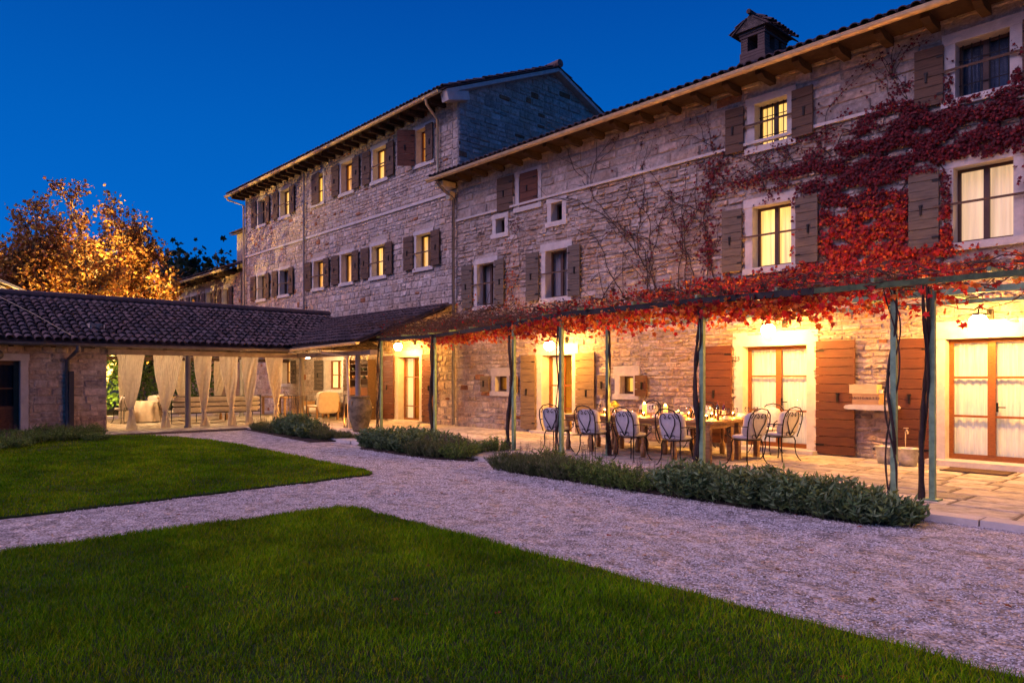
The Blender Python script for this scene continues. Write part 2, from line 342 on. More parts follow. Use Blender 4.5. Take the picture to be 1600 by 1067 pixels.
lawn1 = wav((-8.0, -22), (-7.95, -10.2), 40, .03, 1)+[(-7.93, -9.95), (-7.75, -9.82)]+wav((-7.6, -9.8), (4, -9.75), 40, .03, 2)+[(4, -22)]
lawn2 = [(-22.0, -13.6), (-22, -9.3), (-21.6, -8.5), (-20.2, -7.9), (-18.6, -7.65)]+wav((-17.5, -7.6), (-10.7, -7.85), 26, .03, 3)+[(-10.45, -7.95), (-10.3, -8.1)]+wav((-10.25, -8.4), (-9.9, -13.1), 18, .03, 4)+[(-9.9, -20), (-22, -20)]
polysheet('lawn', lawn1, .025, m_lawn); polysheet('lawn', lawn2, .025, m_lawn)
def grass(name, poly, bb, dens, hgt, wid, seed, far=None):
    R = np.random.default_rng(seed); A = (bb[1]-bb[0])*(bb[3]-bb[2]); N = int(A*dens)
    P = np.stack([R.uniform(bb[0], bb[1], N), R.uniform(bb[2], bb[3], N)], 1); P = P[pt_in(poly, P)]
    rel = P-np.array([0, CAMY]); fw = rel[:, 0]*-.7396+rel[:, 1]*.673; rt = rel[:, 0]*.673+rel[:, 1]*.7396
    keep = (fw > 2.2) & (np.abs(rt) < fw*.80+1.0); keep &= R.random(len(P)) < np.clip((7.5/np.maximum(fw, .1))**1.3, .12, 1)
    P = P[keep]; fw = fw[keep]; N = len(P)
    clump = np.sin(P[:, 0]*1.7+np.sin(P[:, 1]*2.3)*1.3)*np.sin(P[:, 1]*2.1+np.cos(P[:, 0]*1.1)*1.7)
    h = hgt*(R.uniform(.5, 1.3, N)*(1+.28*clump)); wd = wid*R.uniform(.7, 1.3, N)*np.clip(fw/6, 1, 2.4)
    an = R.uniform(0, 2*PI, N); ba = R.uniform(0, 2*PI, N); bend = h*R.uniform(.2, .9, N)
    dx = np.cos(an)*wd/2; dy = np.sin(an)*wd/2; bx = np.cos(ba)*bend; by = np.sin(ba)*bend
    z0 = .02
    V = np.zeros((N, 5, 3))
    for k, (sx, f, zz) in enumerate(((-1, 0, 0), (1, 0, 0), (.8, .3, .6), (-.8, .3, .6), (0, 1, 1))):
        V[:, k, 0] = P[:, 0]+dx*sx+bx*f; V[:, k, 1] = P[:, 1]+dy*sx+by*f; V[:, k, 2] = z0+h*zz
    f4 = (np.array([[0, 1, 2, 3]])[None]+(np.arange(N)*5)[:, None, None]).reshape(-1, 4); f3 = (np.array([[3, 2, 4]])[None]+(np.arange(N)*5)[:, None, None]).reshape(-1, 3)
    pal = np.array([(.12, .285, .002), (.18, .315, .004), (.075, .21, .002), (.27, .30, .008), (.12, .25, .003)])
    c = pal[R.integers(0, 5, N)]*R.uniform(.7, 1.25, (N, 1))*(1+.16*clump[:, None])*(1+.25*np.sin(P[:, 0]*.9+P[:, 1]*1.6+np.sin(P[:, 1]*3.1))[:, None]*np.array([[1, .55, 1]])); dry = R.random(N) < .03; c[dry] = (.20, .17, .07)
    mb = MB(); mb.V.append(V.reshape(-1, 3)); mb.n = N*5; mb.Fc = [f4, f3]; cc = np.repeat(c, 5, 0); mb.C.append(np.concatenate([cc, np.ones((len(cc), 1))], 1))
    o = mb.build(name, m_grass); return o
g1 = grass('grass', lawn1, (-8.1, 2.5, -15, -9.7), 6500, .045, .0048, 11)
tagit(g1, 'dark green mown grass of the lawn nearest the camera, below the gravel path', 'grass', kind='stuff')
g2 = grass('grass', lawn2, (-22.1, -9.8, -16, -7.5), 3600, .042, .006, 12)
tagit(g2, 'brighter green mown grass of the far lawn beside the low tiled building', 'grass', kind='stuff')
# pebbles
R = np.random.default_rng(5); N = 150000
P = np.stack([R.uniform(-15, 1.5, N), R.uniform(-12.5, -5.15, N)], 1)
rel = P-np.array([0, CAMY]); fw = rel[:, 0]*-.7396+rel[:, 1]*.673; rt = rel[:, 0]*.673+rel[:, 1]*.7396
keep = (np.sin(P[:, 0]*5.1+np.sin(P[:, 1]*4.3)*1.7)+np.sin(P[:, 1]*7.7+np.cos(P[:, 0]*3.9)*2)+R.normal(0, .7, N) > -.9) & (fw > 3) & (np.abs(rt) < fw*.76+.5) & (R.random(N) < np.clip((7/np.maximum(fw, .1))**1.6, .1, 1)) & ~pt_in(lawn1, P) & ~pt_in(lawn2, P)
P = P[keep]; N = len(P); r = R.uniform(.004, .010, N)*np.clip(fw[keep]/7, 1, 1.6)
oct_ = np.array([(1, 0, 0), (0, 1, 0), (-1, 0, 0), (0, -1, 0), (0, 0, .8), (0, 0, -.5)], float)
V = oct_[None]*r[:, None, None]*R.uniform(.7, 1.4, (N, 6, 1)); an = R.uniform(0, PI, N); c, s_ = np.cos(an)[:, None], np.sin(an)[:, None]
V = np.stack([V[..., 0]*c-V[..., 1]*s_+P[:, 0, None], V[..., 0]*s_+V[..., 1]*c+P[:, 1, None], V[..., 2]+r[:, None]*.4], 2)
fo = np.array([(0, 1, 4), (1, 2, 4), (2, 3, 4), (3, 0, 4)])
mb = MB(); cg = R.uniform(.35, .80, (N, 1))*np.array([[1, .93, .88]]); mb.add(V.reshape(-1, 3), (fo[None]+(np.arange(N)*6)[:, None, None]).reshape(-1, 3), np.repeat(cg, 6, 0))
m_peb = M('pebble', (.6, .55, .5), .9, var=.1, vs=30, attr=True)
tagit(mb.build('gravel', m_peb), 'loose white gravel covering the wide path between lawns and terrace', 'gravel', kind='stuff')
R = np.random.default_rng(71); fl = MB(); FP = np.concatenate([np.stack([R.uniform(-14, 0, 160), R.uniform(-9.5, -5.5, 160)], 1), np.stack([R.uniform(-12, -1, 60), R.uniform(-12.5, -9.9, 60)], 1)])
scatter(fl, np.column_stack([FP, np.full(len(FP), .03)]), .05, [(.35, .12, .03), (.3, .05, .02), (.22, .12, .05)], (0, 0, 3), .35, R=R); tagit(fl.build('fallen_leaves', m_leaf), 'scattered brown and red fallen leaves on gravel and lawn', 'fallen leaves', kind='stuff')
# paving
PAL_P = [(.44, .38, .31), (.50, .44, .36), (.38, .33, .27), (.47, .40, .30)]
def TZ(z0): return lambda v: np.stack([v[:, 0], v[:, 2], z0+v[:, 1]], 1)
mb = MB(); stones(mb, -22, 8, -5.1, 0, [], TZ(.062), hr=(.38, .62), wr=(.45, 1.05), relief=.006, pal=PAL_P, gap=.005, rough=.25, rust=0, seed=9)
stones(mb, -33, -22.02, -9.6, 0, [], TZ(.062), hr=(.38, .62), wr=(.45, 1.05), relief=.006, pal=PAL_P, gap=.005, rough=.25, rust=0, seed=10)
o = mb.build('terrace_paving', m_pave); o['kind'] = 'structure'
mb = MB(); mb.box(-22, 8, -5.06, .2, -.05, .056); mb.box(-33, -22, -9.58, .2, -.05, .056)
o = mb.build('terrace_bed', m_joint); o['kind'] = 'structure'
mb = MB()
x = -22.3; rr = random.Random(4)
while x < 8:
    l = rr.uniform(.6, 1.3); mb.box(x+.008, x+l-.008, -5.38+rr.uniform(-.015, .015), -5.11, -.05, .075+rr.uniform(-.006, .006)); x += l
x = -9.6
o = mb.build('terrace_kerb', m_dress); o['kind'] = 'structure'
# ------------------------------------------------------------------ openings
def shutter(parent, p0, p1, z0, z1, mat, nb, T=TY, hinge_first=True, knob=True):
    mb = MB(); r = random.Random(int(abs(p0[0]*100+z0*37))); z = z0; bh = (z1-z0)/nb
    ext = lambda v: T(np.stack([v[:, 0], v[:, 1], v[:, 2]], 1))
    L0 = math.dist(p0, p1); d = ((p1[0]-p0[0])/L0, (p1[1]-p0[1])/L0); nrm = (-d[1], d[0])
    if nrm[1] < 0 or (abs(nrm[1]) < 1e-6 and nrm[0] < 0): nrm = (-nrm[0], -nrm[1])
    def B(a0, a1, w0, w1, h0, h1):
        v = np.array([(p0[0]+d[0]*a+nrm[0]*wv, p0[1]+d[1]*a+nrm[1]*wv, h) for a in (a0, a1) for wv in (w0, w1) for h in (h0, h1)])
        return T(v)
    fq = np.array([(0, 1, 3, 2), (4, 6, 7, 5), (0, 4, 5, 1), (2, 3, 7, 6), (0, 2, 6, 4), (1, 5, 7, 3)])
    for i in range(nb):
        dz = r.uniform(-.003, .003); dw = r.uniform(-.004, .004)
        mb.add(B(0, L0, .0+dw, .032+dw, z0+i*bh+.005+dz, z0+(i+1)*bh-.005+dz), fq)
    for a in (.05, L0-.11): mb.add(B(a, a+.07, -.022, -.001, z0+.03, z1-.03), fq)
    o = mb.build('shutter', mat, parent)
    hw = MB()
    for zz in ((z0+.18, z1-.2) if z1-z0 > .6 else ()):
        a = (0, L0*.22) if hinge_first else (L0*.78, L0)
        hw.add(B(a[0], a[1], .033, .042, zz-.018, zz+.018), fq)
    if knob:
        c = L0*.55; zz = (z0+z1)/2; hw.add(B(c, c+.035, .034, .06, zz-.09, zz+.07), fq); hw.add(B(c-.012, c+.05, .034, .05, zz+.05, zz+.09), fq)
    hw.build('shutter_iron', m_iron, o)
    return o
def opening(house, kind, x0, x1, z0, z1, pane, fr=m_frame, depth=.22, sw=.17, sill=True, cols=2, rows=(), grille=False, head=.2, T=TY, room=0, door=False, ajar=0, proud=.028, wide=.055, curtmat=None):
    """a stone-framed opening with its wooden window or door"""
    sb = MB(); j = .0
    sb.box(x0-sw, x0+.004, -depth-.06, proud, z0, z1, T); sb.box(x1-.004, x1+sw, -depth-.06, proud, z0, z1, T)
    sb.box(x0-sw-.03, x1+sw+.03, -depth-.06, proud+.012, z1-.004, z1+head, T)
    if sill: sb.box(x0-sw-.04, x1+sw+.04, -depth-.06, proud+.045 if not door else .28, z0-.13 if not door else .06, z0+.004, T)
    fb = MB(); d0, d1 = -depth-.05, -depth
    W = wide
    fb.box(x0+.004, x0+W, d0, d1, z0+.004, z1-.004, T); fb.box(x1-W, x1-.004, d0, d1, z0+.004, z1-.004, T); fb.box(x0+W, x1-W, d0, d1, z1-W, z1-.005, T); fb.box(x0+W, x1-W, d0, d1, z0+.005, z0+W*1.3, T)
    if cols == 2: m = (x0+x1)/2; fb.box(m-W*.8, m+W*.8, d0, d1+.012, z0+W*1.3, z1-W, T)
    for r_ in rows: fb.box(x0+W, x1-W, d0+.01, d1-.004, z0+(z1-z0)*r_-.02, z0+(z1-z0)*r_+.02, T)
    name = 'door' if door else 'window'
    o = fb.build(name, fr, house)
    sb.build('stone_surround', m_dress, o)
    if pane is not None:
        gl = MB(); v = np.array([(x0+W, d0+.03, z0), (x1-W, d0+.03, z0), (x1-W, d0+.03, z1-W), (x0+W, d0+.03, z1-W)]); gl.add(T(v), np.array([(0, 1, 2, 3)])); gl.build('pane', m_glass, o)
        cb = MB(); n = max(10, int((x1-x0)/.03)); dd = d0-.06 if not room else d0-room
        us = np.linspace(x0-.0, x1+.0, n+1) if not room else np.linspace(x0-.1, x1+.1, n+1)
        wv = dd+.018*np.sin(us*58+np.sin(us*7)*2)*(0 if room else 1)
        v = [(u, ww, zz) for u, ww in zip(us, wv) for zz in (z0-.02, z1+.02)]
        cb.add(T(np.array(v)), np.array([(2*i, 2*i+2, 2*i+3, 2*i+1) for i in range(n)]))
        cb.build('curtain' if not room else 'lit_room', pane, o, smooth=True)
        if room:
            rb = MB()
            rb.box(x0-.13, x0-.1, dd, d0, z0-.02, z1+.02, T); rb.box(x1+.1, x1+.13, dd, d0, z0-.02, z1+.02, T); rb.box(x0-.1, x1+.1, dd, d0, z1+.02, z1+.05, T); rb.box(x0-.1, x1+.1, dd, d0, z0-.05, z0-.02, T)
            rb.build('room_lining', M('ochre_plaster', (.55, .36, .12), .9), o)
            if curtmat:
                cb = MB(); us = np.linspace(x0+.03, x0+(x1-x0)*.38, 14); v = [(u, d0-.1+.02*math.sin(u*60), zz) for u in us for zz in (z0, z1)]
                cb.add(T(np.array(v)), np.array([(2*i, 2*i+2, 2*i+3, 2*i+1) for i in range(13)])); cb.build('curtain', curtmat, o, smooth=True)
    if grille:
        gb = MB(); k = 6
        for i in range(k): u = x0+(x1-x0)*(i+.5)/k; gb.box(u-.007, u+.007, -depth+.03, -depth+.045, z0, z1, T)
        for t_ in (.28, .72): gb.box(x0, x1, -depth+.03, -depth+.04, z0+(z1-z0)*t_-.008, z0+(z1-z0)*t_+.008, T)
        gb.build('iron_grille', m_iron, o)
    if ajar:   # tilted inner sash seen in the opening
        ab = MB(); m = (x0+x1)/2+.05; 
        for u in (m, x1-W): 
            v = np.array([(u+a, d0-.02-.16*t_+b_, z0+.1+(z1-z0-.2)*t_) for t_ in (0, 1) for a in (0, .03) for b_ in (0, .03)]); ab.add(T(v), np.array([(0, 1, 3, 2), (4, 6, 7, 5), (0, 4, 5, 1), (2, 3, 7, 6), (0, 2, 6, 4), (1, 5, 7, 3)]))
        ab.build('tilted_sash', fr, o)
    return o
def stay(win, xa, xb, z, T=TY):
    mb = MB(); mb.box(xa, xb, .075, .095, z-.02, z+.02, T); mb.box(xa-.03, xa+.01, .07, .10, z-.2, z+.03, T); mb.build('shutter_stay', m_wood_d, win)
def gutter(parent, p, q, r=.075, mat=m_gut, name='gutter', n=40):
    p = np.array(p, float); q = np.array(q, float); d = (q-p)/np.linalg.norm(q-p); side = np.cross(d, (0, 0, 1)); side /= np.linalg.norm(side)
    mb = MB(); an = np.linspace(PI, 2*PI, 9)
    for rr_ in (r, r-.006):
        V = []; 
        for e in (p, q): V += [e+side*math.cos(a)*rr_+np.array((0, 0, 1))*math.sin(a)*rr_ for a in an]
        mb.add(V, np.array([(i, i+1, i+10, i+9) for i in range(8)]))
    for sgn in (-1, 1): mb.tube([p+side*sgn*r, q+side*sgn*r], .009, 6)
    for e in (p, q): mb.add([e]+[e+side*math.cos(a)*r+np.array((0, 0, 1))*math.sin(a)*r for a in an], [tuple(range(1, 10))])
    L0 = np.linalg.norm(q-p); k = int(L0/2.0)
    o = mb.build(name, mat, parent, smooth=False)
    jb = MB()
    for i in range(1, k+1):
        c = p+d*L0*i/(k+1); V = []
        for e in (c-d*.02, c+d*.02): V += [e+side*math.cos(a)*(r+.008)+np.array((0, 0, 1))*math.sin(a)*(r+.008) for a in an]
        jb.add(V, np.array([(i2, i2+1, i2+10, i2+9) for i2 in range(8)]))
    if k: jb.build('gutter_joint', mat, o)
    return o
def downpipe(parent, pts, r=.045, mat=m_gut):
    mb = MB(); mb.tube(pts, r, 10); o = mb.build('downpipe', mat, parent, smooth=True)
    cb = MB(); z = pts[-1][2]+.6
    while z < pts[-2][2]-.2: cb.tube([(pts[-1][0], pts[-1][1], z), (pts[-1][0], pts[-1][1], z+.03)], r+.008, 10); z += 1.9
    if cb.n: cb.build('pipe_bracket', mat, o)
    return o
def grow(r, s): return (r[0]-s, r[1]+s, r[2]-.1, r[3]+.18)
# ------------------------------------------------------------------ far house (tall, left)
FH = thing('stone_house', 'tall pale stone house at the back with two rows of small shuttered windows', 'house', (-27, 0, 0))
XR = -18.3
up = [(-33.98, -33.16), (-31.5, -30.54), (-28.3, -27.4), (-25.87, -24.97), (-23.47, -22.56), (-20.63, -19.7)]
lo = [(-34.04, -33.16), (-31.58, -30.64), (-28.24, -27.35), (-25.87, -25.01), (-23.56, -22.64), (-20.63, -19.78)]
GF = [(-31.3, -30.5, 1.35, 2.4), (-27.16, -25.85, 1.15, 2.33), (-21.76, -20.44, .12, 2.36)]
holes = [(a, b, 8.97, 10.17) for a, b in up]+[(a, b, 5.4, 6.55) for a, b in lo]+GF
mb = MB(); slab(mb, -35.6, XR, -.05, 10.95, holes, TY, -.35, -.006)
mb.box(-35.6, -35.25, .35, 9.2, -.05, 10.9)
gx = TX(XR); v = [(0.36, -.006, 0), (9.3, -.006, 0), (9.3, -.006, 10.8), (4.4, -.006, 12.82), (.36, -.006, 11.1)]
v2 = [(a, -.3, c) for a, b_, c in v]; mb.add(gx(np.array(v+v2)), [(0, 1, 2, 3, 4), (5, 6, 7, 8, 9), (0, 1, 6, 5), (1, 2, 7, 6), (2, 3, 8, 7), (3, 4, 9, 8)])
mb.box(-35.6, XR-.3, 9.0, 9.3, 0, 10.8)
wall = mb.build('wall', m_mortar, FH)
mb = MB(); hs_ = [grow(h, .12) for h in holes[:12]]+[grow(h, .12) for h in GF]
stones(mb, -35.6, XR-.28, 0, 7.58, hs_, TY, hr=(.11, .27), wr=(.14, .40), relief=.02, gap=.006, rust=.03, seed=21)
stones(mb, -35.6, XR-.28, 7.72, 10.9, hs_, TY, hr=(.11, .27), wr=(.14, .40), relief=.02, gap=.006, rust=.03, seed=22)
stones(mb, XR-.28, XR, 0, 7.58, [], TY, hr=(.28, .36), wr=(.5, .6), relief=.02, gap=.006, rust=0, rough=.3, seed=23)
stones(mb, XR-.28, XR, 7.72, 10.9, [], TY, hr=(.28, .36), wr=(.5, .6), relief=.02, gap=.006, rust=0, rough=.3, seed=24)
rl = lambda u: 10.75+.42*(min(u, 8.8-u)+.65)
stones(mb, 0, 9.3, 7.9, 12.9, [], TX(XR), hr=(.14, .26), wr=(.2, .55), relief=.025, gap=.008, rust=.04, clip=lambda u, vt: vt < 10.72+.42*(min(u+.65, 9.45-u)), seed=25)
mb.build('stonework', m_stone, wall)
mb = MB(); mb.box(-35.6, XR+.01, -.02, .05, 7.6, 7.70, TY); mb.box(-35.6, XR+.01, -.02, .055, 3.98, 4.07, TY); mb.build('string_course', m_dress, wall)
for i, (a, b) in enumerate(up):
    pane = [m_unlit, m_lit_b, m_lit_y, m_lit_o, m_lit_y, m_lit_o][i]
    wn = opening(FH, 'w', a, b, 8.97, 10.17, pane, sw=.13, head=.14, rows=(.5,), cols=2, fr=m_frame_o if i in (3, 4, 5) else m_frame)
    if i == 2: shutter(wn, (a-.02, .05), (b-.16, .10), 8.93, 10.22, m_wood_d, 6)
    elif i == 5: shutter(wn, (a-.02, .06), (a-.42, .52), 8.95, 10.2, m_wood_o, 6); shutter(wn, (b-.30, .06), (b+.12, .07), 8.95, 10.2, m_wood_d, 6)  # swung-out leaf in orange wood: warm light put into its colour
    else:
        shutter(wn, (a-.13, .055), (a-.66, .075), 8.95, 10.18, m_wood_d, 6); shutter(wn, (b+.08, .055), (b+.60, .075), 8.95, 10.18, m_wood_d, 6)
    if i in (0, 1, 4): stay(wn, a-.35, b+.35, 9.5)
for i, (a, b) in enumerate(lo):
    pane = [m_lit_c, m_unlit, m_lit_y, m_unlit, m_unlit, m_unlit][i]
    wn = opening(FH, 'w', a, b, 5.4, 6.55, [m_lit_c, m_unlit, m_lit_o, m_lit_o, m_lit_y, m_lit_y][i], sw=.13, head=.13, rows=(.5,) if i < 3 else (), ajar=i in (3, 4, 5))
    shutter(wn, (a-.13, .055), (a-.68, .075), 5.38, 6.56, m_wood_d, 6); shutter(wn, (b+.08, .055), (b+.58, .075), 5.38, 6.56, m_wood_d, 6)
    if i in (0, 1, 2, 4, 5): stay(wn, a-.35, b+.35, 5.9)
# ground floor under the lean-to
w1 = opening(FH, 'w', *GF[0], m_lit_y, fr=m_frame_o, rows=(.5,)); shutter(w1, (-30.3, .05), (-29.8, .06), 1.35, 2.4, m_wood_g, 6)
w2 = opening(FH, 'w', *GF[1], m_lit_b, fr=m_frame_o, rows=(.5,)); shutter(w2, (-27.3, .05), (-28.05, .06), 1.1, 2.35, m_wood_g, 8); shutter(w2, (-25.6, .05), (-25.0, .06), 1.1, 2.35, m_wood_d, 8)
d1 = opening(FH, 'd', *GF[2], m_lit_o, fr=m_frame_o, rows=(.22, .68), room=1.0, door=True, curtmat=m_lit_c, sw=.2, head=.22)
shutter(d1, (-21.98, .05), (-22.72, .065), .12, 2.42, m_wood_o, 12); shutter(d1, (-20.22, .05), (-19.5, .065), .12, 2.42, m_wood_o, 12)
rt = MB(); sn, cs = .42/math.hypot(1, .42), 1/math.hypot(1, .42)
tiles(rt, (-36.1, -.72, 10.74), (1, 0, 0), (0, 1, .42), 18.1, 5.10/cs, seed=31)
tiles(rt, (-36.1, 9.5, 10.74), (1, 0, 0), (0, -1, .42), 18.1, 5.05/cs, seed=32, pl=.6)
roof = rt.build('roof', m_tile, FH)
mb = MB(); mb.tube([(-36.1, 4.4, 12.96), (-17.95, 4.4, 12.96)], .15, 8); mb.build('ridge_tiles', M('ridge_clay', (.16, .10, .085), .85, bump=.5), roof)
mb = MB()
for y0, z0, y1, z1 in ((-.65, 10.63, 4.4, 12.75), (9.4, 10.63, 4.4, 12.75)):
    mb.bar((XR+.14, y0, z0), (XR+.14, y1, z1), .28, .12); 
mb.bar((XR+.1, -.62, 10.5), (XR+.1, .25, 10.72), .34, .28)
mb.build('verge_moulding', m_dress, roof)
x = -35.8
while x < XR: mb = MB(); mb.box(x, x+.13, -.02, .62, 10.52, 10.67, TY); x += .62; mb.build('rafter_tail', m_raft, roof)
mb = MB(); mb.box(-36.1, -18.05, -.02, .68, 10.685, 10.71, TY); mb.build('soffit', m_raft, roof)
gutter(FH, (-36.15, -.78, 10.68), (-18.25, -.78, 10.68), .08)
downpipe(FH, [(-19.0, -.78, 10.62), (-19.0, -.75, 10.45), (-19.25, -.12, 10.15), (-19.25, -.12, 8.0)])
downpipe(FH, [(-35.95, -.78, 10.6), (-35.95, -.75, 10.48), (-35.45, -.14, 10.2), (-35.45, -.14, 0.1)], .05)
downpipe(FH, [(-28.98, -.1, 10.5), (-28.98, -.1, 4)], .035, m_gutd)
# wing behind the far house (upper left corner pieces)
WG = thing('stone_house', 'low stone wing far left behind the tall house, row of narrow shuttered windows', 'house', (-44, 0, 0))
hw_ = [(-38.6, -37.7, 5.0, 6.35), (-41.0, -40.1, 5.0, 6.35), (-43.5, -42.6, 5.0, 6.35), (-46.2, -45.3, 5.0, 6.3)]
mb = MB(); slab(mb, -54, -36.2, -.05, 7.0, hw_, TY, -.35, -.006); mb.box(-54, -36.2, 5, 5.3, 0, 7); wl = mb.build('wall', m_mortar, WG)
mb = MB(); stones(mb, -54, -36.2, 3, 6.95, [grow(h, .12) for h in hw_], TY, hr=(.15, .25), wr=(.2, .6), relief=.03, seed=26); mb.build('stonework', m_stone, wl)
for i, h in enumerate(hw_):
    wn = opening(WG, 'w', *h, [m_lit_c, m_lit_c, m_unlit, m_unlit][i], sw=.12, rows=(.5,)); shutter(wn, (h[0]-.1, .05), (h[0]-.6, .07), h[2], h[3], m_wood_d, 6, knob=False); shutter(wn, (h[1]+.1, .05), (h[1]+.6, .07), h[2], h[3], m_wood_d, 6, knob=False)
rt = MB(); tiles(rt, (-54, -.7, 7.16), (1, 0, 0), (0, 1, .4), 17.9, 3.6, seed=33); tiles(rt, (-54, 6, 7.16), (1, 0, 0), (0, -1, .4), 17.9, 3.5, seed=34, pl=.6); rf = rt.build('roof', m_tile, WG)
x = -53.8
while x < -36.3: mb = MB(); mb.box(x, x+.13, -.02, .62, 6.92, 7.08, TY); x += .7; mb.build('rafter_tail', m_raft, rf)
gutter(WG, (-54, -.76, 7.1), (-36.6, -.76, 7.1), .09)
mb = MB(); mb.box(-38.2, -35.8, .6, 4, 7.3, 9.25, None, (.34, .29, .25)); mb.build('stair_tower', m_stone, WG)
mb = MB(); tiles(mb, (-38.5, .35, 9.25), (1, 0, 0), (0, 1, .3), 2.9, 3.6, seed=35); mb.build('tower_roof', m_tile, WG)
# lit gable house far left
LG = thing('stone_house', 'gable end of a small house floodlit golden behind the low tiled roof, far left', 'house', (-37, -12.6, 0))
mb = MB(); T_ = TX(-36.0); v = [(-16.4, 0, 0), (-8.8, 0, 0), (-8.8, 0, 4.9), (-12.6, 0, 6.55), (-16.4, 0, 4.9)]; v2 = [(a, -5, c) for a, b_, c in v]
mb.add(T_(np.array(v+v2)), [(0, 1, 2, 3, 4), (5, 6, 7, 8, 9), (0, 1, 6, 5), (1, 2, 7, 6), (0, 4, 9, 5)]); mb.build('wall', m_mortar, LG)
rt = MB(); tiles(rt, (-35.7, -8.5, 4.9), (-1, 0, 0), (0, -1, .43), 6, 4.5, seed=36); tiles(rt, (-35.7, -16.7, 4.9), (-1, 0, 0), (0, 1, .43), 6, 4.5, seed=37); rf = rt.build('roof', m_tile, LG)
mb = MB(); mb.bar((-35.6, -8.4, 4.86), (-35.6, -12.6, 6.66), .1, .1); mb.bar((-35.6, -16.8, 4.86), (-35.6, -12.6, 6.66), .1, .1); mb.bar((-35.75, -8.55, 4.68), (-35.75, -12.6, 6.42), .1, .08); mb.build('verge_moulding', m_dress, rf)
# ------------------------------------------------------------------ near house
NH = thing('stone_house', 'long creeper-covered stone house with shuttered windows and glass doors onto the terrace', 'house', (-8, 0, 0))
NX0, NX1 = XR-.02+.0, 9.0
NO = {'N1': (-17.32, -16.51, 3.84, 5.15), 'N2': (-14.3, -13.45, 3.84, 5.17), 'N3': (-15.39, -14.61, 6.58, 7.5), 'S1': (-16.43, -16.01, 5.96, 6.42), 'S2': (-14.07, -13.64, 5.94, 6.48),
      'N4': (-7.97, -7.09, 3.97, 5.29), 'N5': (-7.92, -7.18, 6.57, 7.5), 'N6': (-4.09, -3.27, 6.51, 7.5), 'N7': (-4.12, -3.22, 3.97, 5.31), 'G1': (-16.45, -15.92, 1.2, 1.67),
      'D2': (-14.45, -13.27, .12, 2.25), 'G2': (-11.63, -11.19, 1.2, 1.66), 'D3': (-8.2, -6.76, .14, 2.29), 'D4': (-4.25, -2.93, .16, 2.3), 'N8': (.4, 1.3, 3.97, 5.3), 'D5': (.2, 1.6, .14, 2.3)}
holes = list(NO.values())
mb = MB(); slab(mb, NX0, NX1, -.05, 8.25, holes, TY, -.35, .0); mb.box(NX0-.1, NX0+.25, .35, 10, 3.5, 8.4); mb.box(NX1-.3, NX1, .35, 10, 0, 8.2); mb.box(NX0, NX1, 10, 10.3, 0, 8.2)
nwall = mb.build('wall', m_mortar, NH)
mb = MB(); hs_ = [grow(h, .14) for h in holes]
stones(mb, NX0, -11, 0, 2.9, hs_, TY, hr=(.09, .22), wr=(.13, .42), relief=.026, gap=.006, rust=.01, rough=1.2, seed=41)
stones(mb, -11, NX1, 0, 2.9, hs_, TY, hr=(.07, .19), wr=(.10, .36), relief=.034, gap=.004, rust=.01, rough=1.7, seed=42)
stones(mb, NX0, NX1, 2.9, 6.66, hs_, TY, hr=(.08, .19), wr=(.13, .42), relief=.032, gap=.004, rust=0, rough=1.6, seed=43)
mb.build('rough_stonework', m_stoner, nwall)
mb = MB(); stones(mb, NX0, NX1, 6.66, 7.0, hs_[:9], TY, hr=(.32, .34), wr=(.5, 1.0), relief=.05, gap=.006, rust=0, rough=1, seed=44)
stones(mb, NX0, NX1, 7.0, 8.2, hs_[:9], TY, hr=(.15, .26), wr=(.3, .75), relief=.025, gap=.007, rust=.02, seed=45); mb.build('coursed_stonework', m_stone, nwall)
mb = MB(); mb.box(NX0, -4.75, -.02, .085, 6.64, 6.70, TY); mb.box(-2.6, NX1, -.02, .085, 6.64, 6.70, TY); mb.build('string_course', m_dress, nwall)
def nwin(k, pane, sh, sm, nb, st=None, **kw):
    h = NO[k]; wn = opening(NH, k, *h, pane, **kw)
    for a, b in sh: shutter(wn, (a, .06), (b, .085), h[2]-.03, h[3]+.02, sm, nb)
    if st: stay(wn, st[0], st[1], (h[2]+h[3])/2+.02)
    return wn
nwin('N1', m_unlit, [(-17.5, -17.99), (-16.43, -15.97)], m_wood_g, 9, (-17.75, -16.2), head=.16, sw=.15)
nwin('N2', m_unlit, [(-14.52, -15.01), (-13.38, -12.92)], m_wood_g, 9, (-14.75, -13.15), head=.2, sw=.15)
wn = opening(NH, 'N3', *NO['N3'], m_dark, sw=.15, head=.14); shutter(wn, (-15.6, .05), (-16.29, .07), 6.6, 7.6, m_wood_d, 5); shutter(wn, (-14.6, .03), (-15.3, .05), 6.6, 7.55, m_wood_o, 5)
opening(NH, 'S1', *NO['S1'], m_dark, sw=.15, head=.14, cols=1); opening(NH, 'S2', *NO['S2'], m_dark, sw=.15, head=.14, cols=1)
nwin('N4', m_lit_b, [(-8.19, -8.66), (-6.97, -6.5)], m_wood_g, 8, (-8.45, -6.75), head=.18)
nwin('N5', m_lit_b, [(-8.15, -8.57), (-7.05, -6.6)], m_wood_d, 5, (-8.4, -6.8), grille=True, head=.15, sw=.17)
nwin('N6', M('painted_dusk_reflection', (.05, .09, .16), .3, var=.4), [(-4.26, -4.72), (-3.08, -2.6)], m_wood_d, 6, (-4.55, -2.8), grille=True, head=.18)  # blue of the reflected dusk sky painted into this pane backing
nwin('N7', m_lit_c, [(-4.33, -4.82), (-3.06, -2.6)], m_wood_g, 8, (-4.6, -2.8), head=.18)
nwin('N8', m_lit_c, [(.2, -.3), (1.5, 2.0)], m_wood_g, 8)
